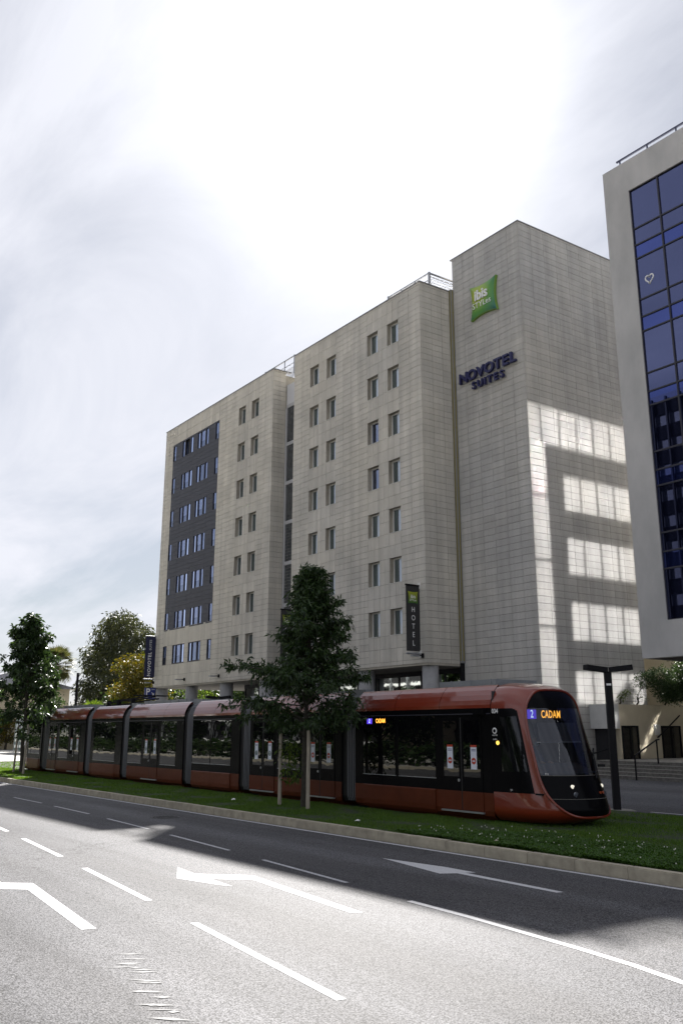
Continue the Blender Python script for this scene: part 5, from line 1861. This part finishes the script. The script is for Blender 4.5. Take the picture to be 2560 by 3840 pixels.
# roof equipment
for x0, x1, h_ in ((-52.9, -48.6, 0.16), (-41.6, -36.8, 0.14), (-30.2, -25.2, 0.07), (-20.6, -18.3, 0.16)):
    q = MB(); q.box(x0, x1, YC - 0.78, YC + 0.78, 3.45, 3.577 + h_)
    k = x0 + 0.5
    while k < x1: q.box(k, k + 0.04, YC - 0.8, YC - 0.78, 3.46, 3.577 + h_ + 0.01); k += 0.8
    tb(q, 'roof_equipment', M['equip'])
pg = MB()
for y_ in (-0.55, 0.55):
    pg.bar((-46.6, YC + y_, 3.74), (-43.0, YC + y_, 3.9), 0.06)
pg.bar((-46.4, YC - 0.4, 3.86), (-42.6, YC - 0.2, 3.98), 0.05); pg.bar((-46.4, YC + 0.4, 3.86), (-42.6, YC + 0.2, 3.98), 0.05)
pg.box(-46.8, -43.0, YC - 0.6, YC + 0.6, 3.55, 3.68)
for xx in (-42.75, -42.45): pg.bar((xx, YC - 0.85, 4.02), (xx, YC + 0.85, 4.02), 0.05)
for xx in (-46.5, -45.2, -43.4): pg.box(xx, xx + 0.12, YC - 0.7, YC - 0.5, 3.6, 3.86)
pg.tube([(-47.2, YC - 0.6, 3.5), (-46.9, YC - 0.65, 3.75), (-46.2, YC - 0.7, 3.78), (-45.8, YC - 0.7, 3.6)], 0.025, 6)
tb(pg, 'pantograph', M['black'])

# --- cab: one lofted nose split into its shells
def interp(tab, z):
    if z <= tab[0][0]: return tab[0][1]
    for (a, va), (c, vc) in zip(tab, tab[1:]):
        if z <= c:
            t = (z - a) / (c - a)
            return va + (vc - va) * t
    return tab[-1][1]


def smooth_tab(tab, n=140):
    zs = np.linspace(tab[0][0], tab[-1][0], n)
    v = np.array([interp(tab, z) for z in zs])
    for _ in range(6):
        v[1:-1] = 0.25 * v[:-2] + 0.5 * v[1:-1] + 0.25 * v[2:]
    return list(zip(zs, v))


XC = smooth_tab([(0.22, 1.80), (0.30, 2.08), (0.40, 2.24), (0.55, 2.28), (0.8, 2.20), (1.3, 1.99), (2.05, 1.70), (2.7, 1.44), (3.2, 1.20), (3.45, 0.98), (3.56, 0.70), (3.62, 0.30)])
WW = smooth_tab([(0.22, 1.05), (0.30, 1.18), (0.42, 1.25), (2.9, 1.25), (3.06, 1.235), (3.31, 1.15), (3.44, 1.06), (3.54, 0.95), (3.58, 0.86), (3.62, 0.60)])
NEXP = 2.5


def cab_pt(s, z, xb, sx):
    L_ = interp(XC, z); w_ = interp(WW, z)
    f = max(0.0, 1 - abs(s) ** NEXP) ** (1 / NEXP)
    return (xb + sx * L_ * f, YC + s * w_, z)


def in_front(s, z, grow=0.0):
    return (abs(s) / 0.82) ** 4.2 + (abs(z - 1.90) / 1.52) ** 4.2 < 1


def build_cab(xb, sx, main):
    root = empty('cab', (0, 0, 0)); root.parent = tram; root.location = TO
    NA, NZ = 220, 190
    t = np.linspace(-math.pi / 2, math.pi / 2, NA)
    sv = np.sign(np.sin(t)) * np.abs(np.sin(t)) ** 0.9
    sv[0], sv[-1] = -1, 1
    zv = np.linspace(0.22, 3.62, NZ)
    V = [cab_pt(s, z, xb, sx) for z in zv for s in sv]
    groups = {k_: [] for k_ in ('red', 'screen', 'mask', 'cover', 'side', 'side2', 'win', 'win2', 'win3', 'win4')}
    for j in range(NZ - 1):
        z = (zv[j] + zv[j + 1]) / 2
        for i in range(NA - 1):
            s = (sv[i] + sv[i + 1]) / 2
            L_ = interp(XC, z)
            f = max(0.0, 1 - abs(s) ** NEXP) ** (1 / NEXP)
            xd = L_ * f
            q = (j * NA + i, j * NA + i + 1, (j + 1) * NA + i + 1, (j + 1) * NA + i)
            if sx < 0: q = q[::-1]
            if in_front(s, z):
                if z > 1.34 and z < 2.96: groups['screen'].append(q)
                else: groups['mask' if z < 2 else 'cover'].append(q)
            elif abs(s) > 0.885 and 0.90 < z < 2.955 - 0.62 * max(0, (xd - 0.62) / 0.55) ** 2 and xd < 1.82 - 0.12 * max(0, (1.0 - z) / 0.1) ** 2 * 1.2:
                if 1.40 < z < 2.76 and 0.32 < xd < 1.75 and not (0.92 < xd < 0.985) and abs(s) > 0.90: groups[('win' if xd < 0.95 else 'win2') if s < 0 else ('win3' if xd < 0.95 else 'win4')].append(q)
                else: groups['side' if s < 0 else 'side2'].append(q)
            else: groups['red'].append(q)
    V = np.array(V)
    for nm, key, m_ in (('cab_shell', 'red', M['red']), ('windscreen', 'screen', M['screen']), ('front_mask', 'mask', M['gloss']), ('display_cover', 'cover', M['gloss']), ('side_band', 'side', M['gloss']), ('side_band', 'side2', M['gloss']), ('cab_window', 'win', M['cabglass']), ('cab_window', 'win2', M['cabglass']), ('cab_window', 'win3', M['cabglass']), ('cab_window', 'win4', M['cabglass'])):
        if not groups[key]: continue
        F = np.array(groups[key])
        used, inv = np.unique(F, return_inverse=True)
        o = np_mesh(nm, V[used], inv.reshape(-1, 4), m_, root, True)
    # raised rim round the black front
    rim = []
    for k in range(181):
        a = 2 * math.pi * k / 180
        s_ = 0.825 * math.copysign(abs(math.cos(a)) ** (2 / 4.2), math.cos(a))
        z = 1.90 + 1.525 * math.copysign(abs(math.sin(a)) ** (2 / 4.2), math.sin(a))
        p = cab_pt(s_, z, xb, sx)
        rim.append((p[0] + sx * 0.012, p[1], p[2]))
    q = MB(); q.tube(rim[:-1] + [rim[0]], 0.034, 8, False); q.build('front_rim', M['red'], root, True)
    # seams
    for z in (1.335, 0.80):
        pts = [cab_pt(s, z, xb, sx) for s in np.linspace(-0.79, 0.79, 30)]
        q = MB(); q.tube([(p[0] + sx * 0.004, p[1], p[2]) for p in pts], 0.008, 5); q.build('seam', M['joint'], root)
    # inner cab
    q = MB(); q.box(min(xb, xb + sx * 0.04), max(xb, xb + sx * 0.04), YC - 1.2, YC + 1.2, 0.4, 3.4); q.build('rear_bulkhead', M['interior2'], root)
    q = MB()
    for s0, s1 in zip(np.linspace(-0.8, 0.8, 17), np.linspace(-0.8, 0.8, 17)[1:]):
        a_, b_ = cab_pt(s0, 1.36, xb, sx), cab_pt(s1, 1.36, xb, sx)
        q.quad((a_[0] - sx * 0.05, a_[1], 1.38), (b_[0] - sx * 0.05, b_[1], 1.38), (xb + sx * 0.85, b_[1], 1.62 - 0.06 * abs(s1)), (xb + sx * 0.85, a_[1], 1.62 - 0.06 * abs(s0)))
    q.quad((xb + sx * 0.85, YC - 1, 1.6), (xb + sx * 0.85, YC + 1, 1.6), (xb + sx * 0.8, YC + 1, 0.9), (xb + sx * 0.8, YC - 1, 0.9))
    q.build('dashboard', M['dash'], root)
    q = MB(); q.box(min(xb, xb + sx * 1.5), max(xb, xb + sx * 1.5), YC - 1.1, YC + 1.1, 0.88, 0.92); q.build('cab_floor', M['black'], root)
    q = MB(); q.box(min(xb, xb + sx * 1.0), max(xb, xb + sx * 1.0), YC - 0.95, YC + 0.95, 3.0, 3.05); q.build('cab_ceiling', M['black'], root)
    return root


M['interior2'] = mat('cab_bulkhead', (0.03, 0.032, 0.036), 0.8)
M['dash'] = mat('dashboard_grey', (0.11, 0.115, 0.13), 0.7)
cab = build_cab(-18.05, 1, True)
cab2 = build_cab(-57.22, -1, False)

# destination display behind the windscreen
q = MB(); q.box(-17.14, -17.06, YC - 0.98, YC + 0.92, 2.66, 2.96); q.build('display_box', M['black'], cab)
q = MB(); q.box(-17.058, -17.052, YC - 0.94, YC - 0.62, 2.69, 2.92); q.build('line_badge', M['ledblue'], cab)
text('2', 0.27, M['ledwhite'], 'line_number', cab, 0.001, (-17.045, YC - 0.78, 2.805), (0, 1, 0), offset=0.002, sx=0.8)
text('CADAM', 0.265, M['led'], 'destination_text', cab, 0.001, (-17.045, YC - 0.09, 2.80), (0, 1, 0), offset=0.003, sx=0.72, space=1.1)
q = MB(); q.quad((-16.83, YC - 1.02, 2.60), (-16.83, YC + 0.55, 2.60), (-16.72, YC + 0.58, 2.13), (-16.72, YC - 0.98, 2.13)); q.build('sun_blind', mat('translucent_blind', (0.06, 0.065, 0.08), 0.7), cab)
q = MB(); q.bar((-16.71, YC - 1.0, 2.12), (-16.71, YC + 0.6, 2.12), 0.022); q.build('blind_bar', M['alu'], cab)
for yy, zz_, rr_, nm in ((-0.52, 1.08, 0.05, 'headlight'), (-0.50, 0.90, 0.07, 'headlight'), (0.55, 1.08, 0.05, 'headlight'), (0.53, 0.90, 0.07, 'headlight')):
    p = Vector(cab_pt(yy / 1.25, zz_, -18.05, 1))
    q = MB(); q.tube([p + Vector((-0.03, 0, 0)), p + Vector((0.012, 0, 0.0))], [rr_, rr_ * 0.9], 20)
    q.build(nm, mat('lit_headlamp', (0.5, 0.5, 0.5), 0.2, emit=(1.0, 0.93, 0.75), estr=0.10) if zz_ > 1 else mat('lamp_glass', (0.12, 0.13, 0.15), 0.1, metal=0.4), cab, True)
for yy in (0.42, 0.56):
    p = Vector(cab_pt(yy / 1.25 - 0.1, 0.93, -18.05, 1))
    q = MB(); q.box(p.x, p.x + 0.01, p.y - 0.035, p.y + 0.035, p.z - 0.03, p.z + 0.03); q.build('marker_lamp', mat('orange_marker', (0.3, 0.05, 0.01), 0.4), cab)
q = MB()
a_, b_ = Vector(cab_pt(0.62, 1.92, -18.05, 1)), Vector(cab_pt(0.25, 1.26, -18.05, 1))
q.bar(a_ + Vector((0.06, 0, 0)), b_ + Vector((0.05, 0, 0)), 0.035); q.bar(a_ + Vector((0.06, 0.02, 0.05)), a_ + Vector((0.03, -0.10, -0.75)), 0.03)
q.bar(a_ + Vector((0.07, -0.03, 0)), b_ + Vector((0.06, 0.07, 0)), 0.02)
q.build('wiper', M['black'], cab)
# camera arm at the door end, number, maker's mark
q = MB(); q.box(-18.62, -18.22, YN - 0.11, YN, 2.80, 2.95); q.build('camera_pod', M['gloss'], cars[-1])
text('034', 0.155, M['lettwhite'], 'car_number', cars[-1] if False else cab, 0.001, (-17.90, YN - 0.004, 2.885), offset=0.003)
q = MB(); q.tube([(-17.93, YN + 0.002, 2.40), (-17.93, YN - 0.012, 2.40)], 0.075, 20); q.build('maker_mark', M['lettwhite'], cab)
q = MB(); q.tube([(-17.93, YN - 0.012, 2.395), (-17.93, YN - 0.016, 2.395)], 0.048, 20); q.build('maker_mark_inner', M['gloss'], cab)
text('ALSTOM', 0.05, M['lettwhite'], 'maker_text', cab, 0.001, (-17.92, YN - 0.012, 2.285))
text('oralto', 0.06, M['lettwhite'], 'maker_text', cab, 0.001, (-17.92, YN - 0.012, 2.19))
text('M1', 0.075, M['lettwhite'], 'cab_mark', cab, 0.001, tuple(Vector(cab_pt(-0.74, 1.37, -18.05, 1)) + Vector((0.03, -0.01, 0))), (0.62, 0.78, 0))
text('OJO', 0.055, M['lettwhite'], 'side_mark', cab, 0.001, (-17.45, YN + 0.02, 0.97))
q = MB(); q.tube([(-17.83, YN + 0.0, 2.10), (-17.83, YN - 0.018, 2.10)], 0.05, 16); q.build('indicator', mat('amber_indicator', (0.6, 0.3, 0.02), 0.3, emit=(1, 0.6, 0.1), estr=0.25), cab)
# side destination display in the first window
q = MB(); q.box(-23.46, -23.2, YN - 0.012, YN - 0.008, 2.60, 2.76); q.build('line_badge', M['ledblue'], cars[-1])
text('2', 0.16, M['ledwhite'], 'line_number', cars[-1], 0.001, (-23.33, YN - 0.016, 2.68))
text('CADAM', 0.17, M['led'], 'destination_text', cars[-1], 0.001, (-22.78, YN - 0.014, 2.68), sx=0.72, space=1.1, offset=0.002)

# ------------------------------------------------------------------ tram driver, barely visible behind the windscreen


def skin_body(name, verts, edges, rad, m, parent=None, sub=2, root=0):
    me = bpy.data.meshes.new(name)
    me.from_pydata(verts, edges, [])
    o = link(me, name, parent)
    md = o.modifiers.new('skin', 'SKIN')
    for v, r__ in zip(me.skin_vertices[0].data, rad):
        v.radius = (r__, r__) if not isinstance(r__, tuple) else r__
    me.skin_vertices[0].data[root].use_root = True
    sb = o.modifiers.new('sub', 'SUBSURF'); sb.levels = sub; sb.render_levels = sub
    dg = bpy.context.evaluated_depsgraph_get()
    m2 = bpy.data.meshes.new_from_object(o.evaluated_get(dg))
    o.modifiers.clear()
    o.data = m2
    m2.materials.clear(); m2.materials.append(m)
    m2.polygons.foreach_set('use_smooth', [True] * len(m2.polygons))
    return o


drv = empty('person', (-17.55, YC - 0.25, 0.92))
tag(drv, 'driver in a blue shirt and face mask seated behind the tram windscreen', 'person')
skinm = mat('skin', (0.32, 0.18, 0.12), 0.6)
vv = [(-0.05, 0, 0.45), (-0.06, 0, 0.68), (-0.04, 0, 0.90), (0.0, 0, 1.02), (0.02, 0, 1.10),
      (-0.04, -0.19, 0.92), (0.10, -0.24, 0.68), (0.34, -0.16, 0.70), (-0.04, 0.19, 0.92), (0.10, 0.24, 0.68), (0.34, 0.16, 0.70),
      (0.0, -0.10, 0.44), (0.42, -0.12, 0.46), (0.46, -0.12, 0.06), (0.0, 0.10, 0.44), (0.42, 0.12, 0.46), (0.46, 0.12, 0.06)]
ee = [(0, 1), (1, 2), (2, 3), (3, 4), (2, 5), (5, 6), (6, 7), (2, 8), (8, 9), (9, 10), (0, 11), (11, 12), (12, 13), (0, 14), (14, 15), (15, 16)]
rd = [0.15, 0.14, 0.15, 0.06, 0.055, 0.07, 0.05, 0.035, 0.07, 0.05, 0.035, 0.09, 0.07, 0.045, 0.09, 0.07, 0.045]
skin_body('body', vv, ee, rd, mat('blue_shirt', (0.02, 0.03, 0.10), 0.8), drv)
hv = [(0.02, 0, 1.09), (0.03, 0, 1.17), (0.035, 0, 1.25), (0.02, 0, 1.31)]
skin_body('head', hv, [(0, 1), (1, 2), (2, 3)], [0.05, 0.075, 0.092, 0.07], skinm, drv)
q = MB(); q.tube([(0.075, 0, 1.13), (0.12, 0, 1.16), (0.125, 0, 1.20)], [0.05, 0.055, 0.05], 12); q.build('face_mask', mat('mask_fabric', (0.25, 0.33, 0.38), 0.8), drv, True)
skin_body('hair', [(0.0, 0, 1.27), (-0.01, 0, 1.33)], [(0, 1)], [0.085, 0.07], M['black'], drv)
for s_ in (-1, 1):
    hvv = [(0.34, 0.16 * s_, 0.70), (0.40, 0.15 * s_, 0.70)]; hee = [(0, 1)]; hr = [0.035, 0.04]
    for k in range(4):
        i0 = len(hvv); y_ = (0.12 + 0.02 * k) * s_
        hvv += [(0.45, y_, 0.705), (0.475, y_, 0.69), (0.48, y_, 0.665)]; hee += [(1, i0), (i0, i0 + 1), (i0 + 1, i0 + 2)]; hr += [0.010, 0.009, 0.008]
    i0 = len(hvv); hvv += [(0.39, 0.11 * s_, 0.70), (0.42, 0.095 * s_, 0.69)]; hee += [(0, i0), (i0, i0 + 1)]; hr += [0.013, 0.010]
    skin_body('hand', hvv, hee, hr, skinm, drv, 1)
ds = MB(); ds.box(-0.12, 0.35, -0.24, 0.24, 0.30, 0.42); ds.box(-0.28, -0.18, -0.24, 0.24, 0.40, 1.15)
so2 = ds.build('driver_seat', M['dash'], cab); so2.location = (-17.55, YC - 0.25, 0.92)

# ------------------------------------------------------------------ across the road (only seen mirrored in the tram and in the glass)
opp = empty('opposite_building', (-117, -24, 0))
tag(opp, 'beige terraced building across the road, seen only in the reflections on the tram roof', 'building')
q = MB(); q.box(-40, 40, -14, 0, 0, 17); q.build('wall', mat('tan_cladding', (0.46, 0.38, 0.28), 0.85, var=0.1), opp)
for k in range(4):
    q = MB(); q.box(-40.5, 40.5, 0, 1.6, 1.0 + 2.6 * k, 1.35 + 2.6 * k); q.build('slab', M['lettwhite'], opp)
    q = MB(); q.box(-40, 40, 0.0, 0.15, 1.35 + 2.6 * k, 3.6 + 2.6 * k); q.build('gallery', M['black'], opp)
q = MB()
for k in range(12): q.box(-40, 40, 0.0, 0.06, 11.7 + 0.45 * k, 11.8 + 0.45 * k)
o = q.build('cladding_joint', M['joint'], opp); tag(o, kind='stuff')
for k in range(20):
    q = MB(); q.box(-38 + 4 * k, -37.7 + 4 * k, 1.5, 1.8, 0, 11.3); q.build('post', M['metal'], opp)
vt = None
for i in range(11):
    x_, y_ = -14 - 13.5 * i + rng.normal(), -10 + rng.normal() * 0.5
    if vt is None:
        vt = clump_tree('verge_tree', (x_, y_, 0.1), rand_clumps(20, 0, 5.0, 3.6, 2.8, 1.2, 1.9, 120), 90, 0.3, 0.13, 'leafdark', 130, 'dark street tree behind the hedge across the road, mirrored in the tram windows', 0.16, 0.3, group='trees on the opposite verge')
    else:
        c = copy_tree(vt); c['label'] = 'dark street tree behind the hedge across the road, mirrored in the tram windows'; c.location = (x_, y_, 0.1); c.rotation_euler = (0, 0, rng.uniform(0, 6.28)); k_ = rng.uniform(0.85, 1.15); c.scale = (k_, k_, k_)

dk = empty('office_tower', (-72, -34, 0))
tag(dk, 'tall dark mesh-clad tower across the road, seen mirrored in the blue glass front', 'building')
q = MB(); q.box(-28, 26, -16, 0, 0, 42); q.build('wall', mat('dark_tower_cladding', (0.03, 0.032, 0.036), 0.6, var=0.3, vscale=0.3), dk)
for k in range(13):
    q = MB(); q.box(-27, 25, 0.0, 0.12, 2.2 + 3.1 * k, 3.9 + 3.1 * k); q.build('window_row', M['gloss'], dk)
for k in range(27):
    q = MB(); q.box(-27.6 + 2 * k, -27.4 + 2 * k, 0.12, 0.5, 0.5, 41.5); q.build('fin', M['black'], dk)
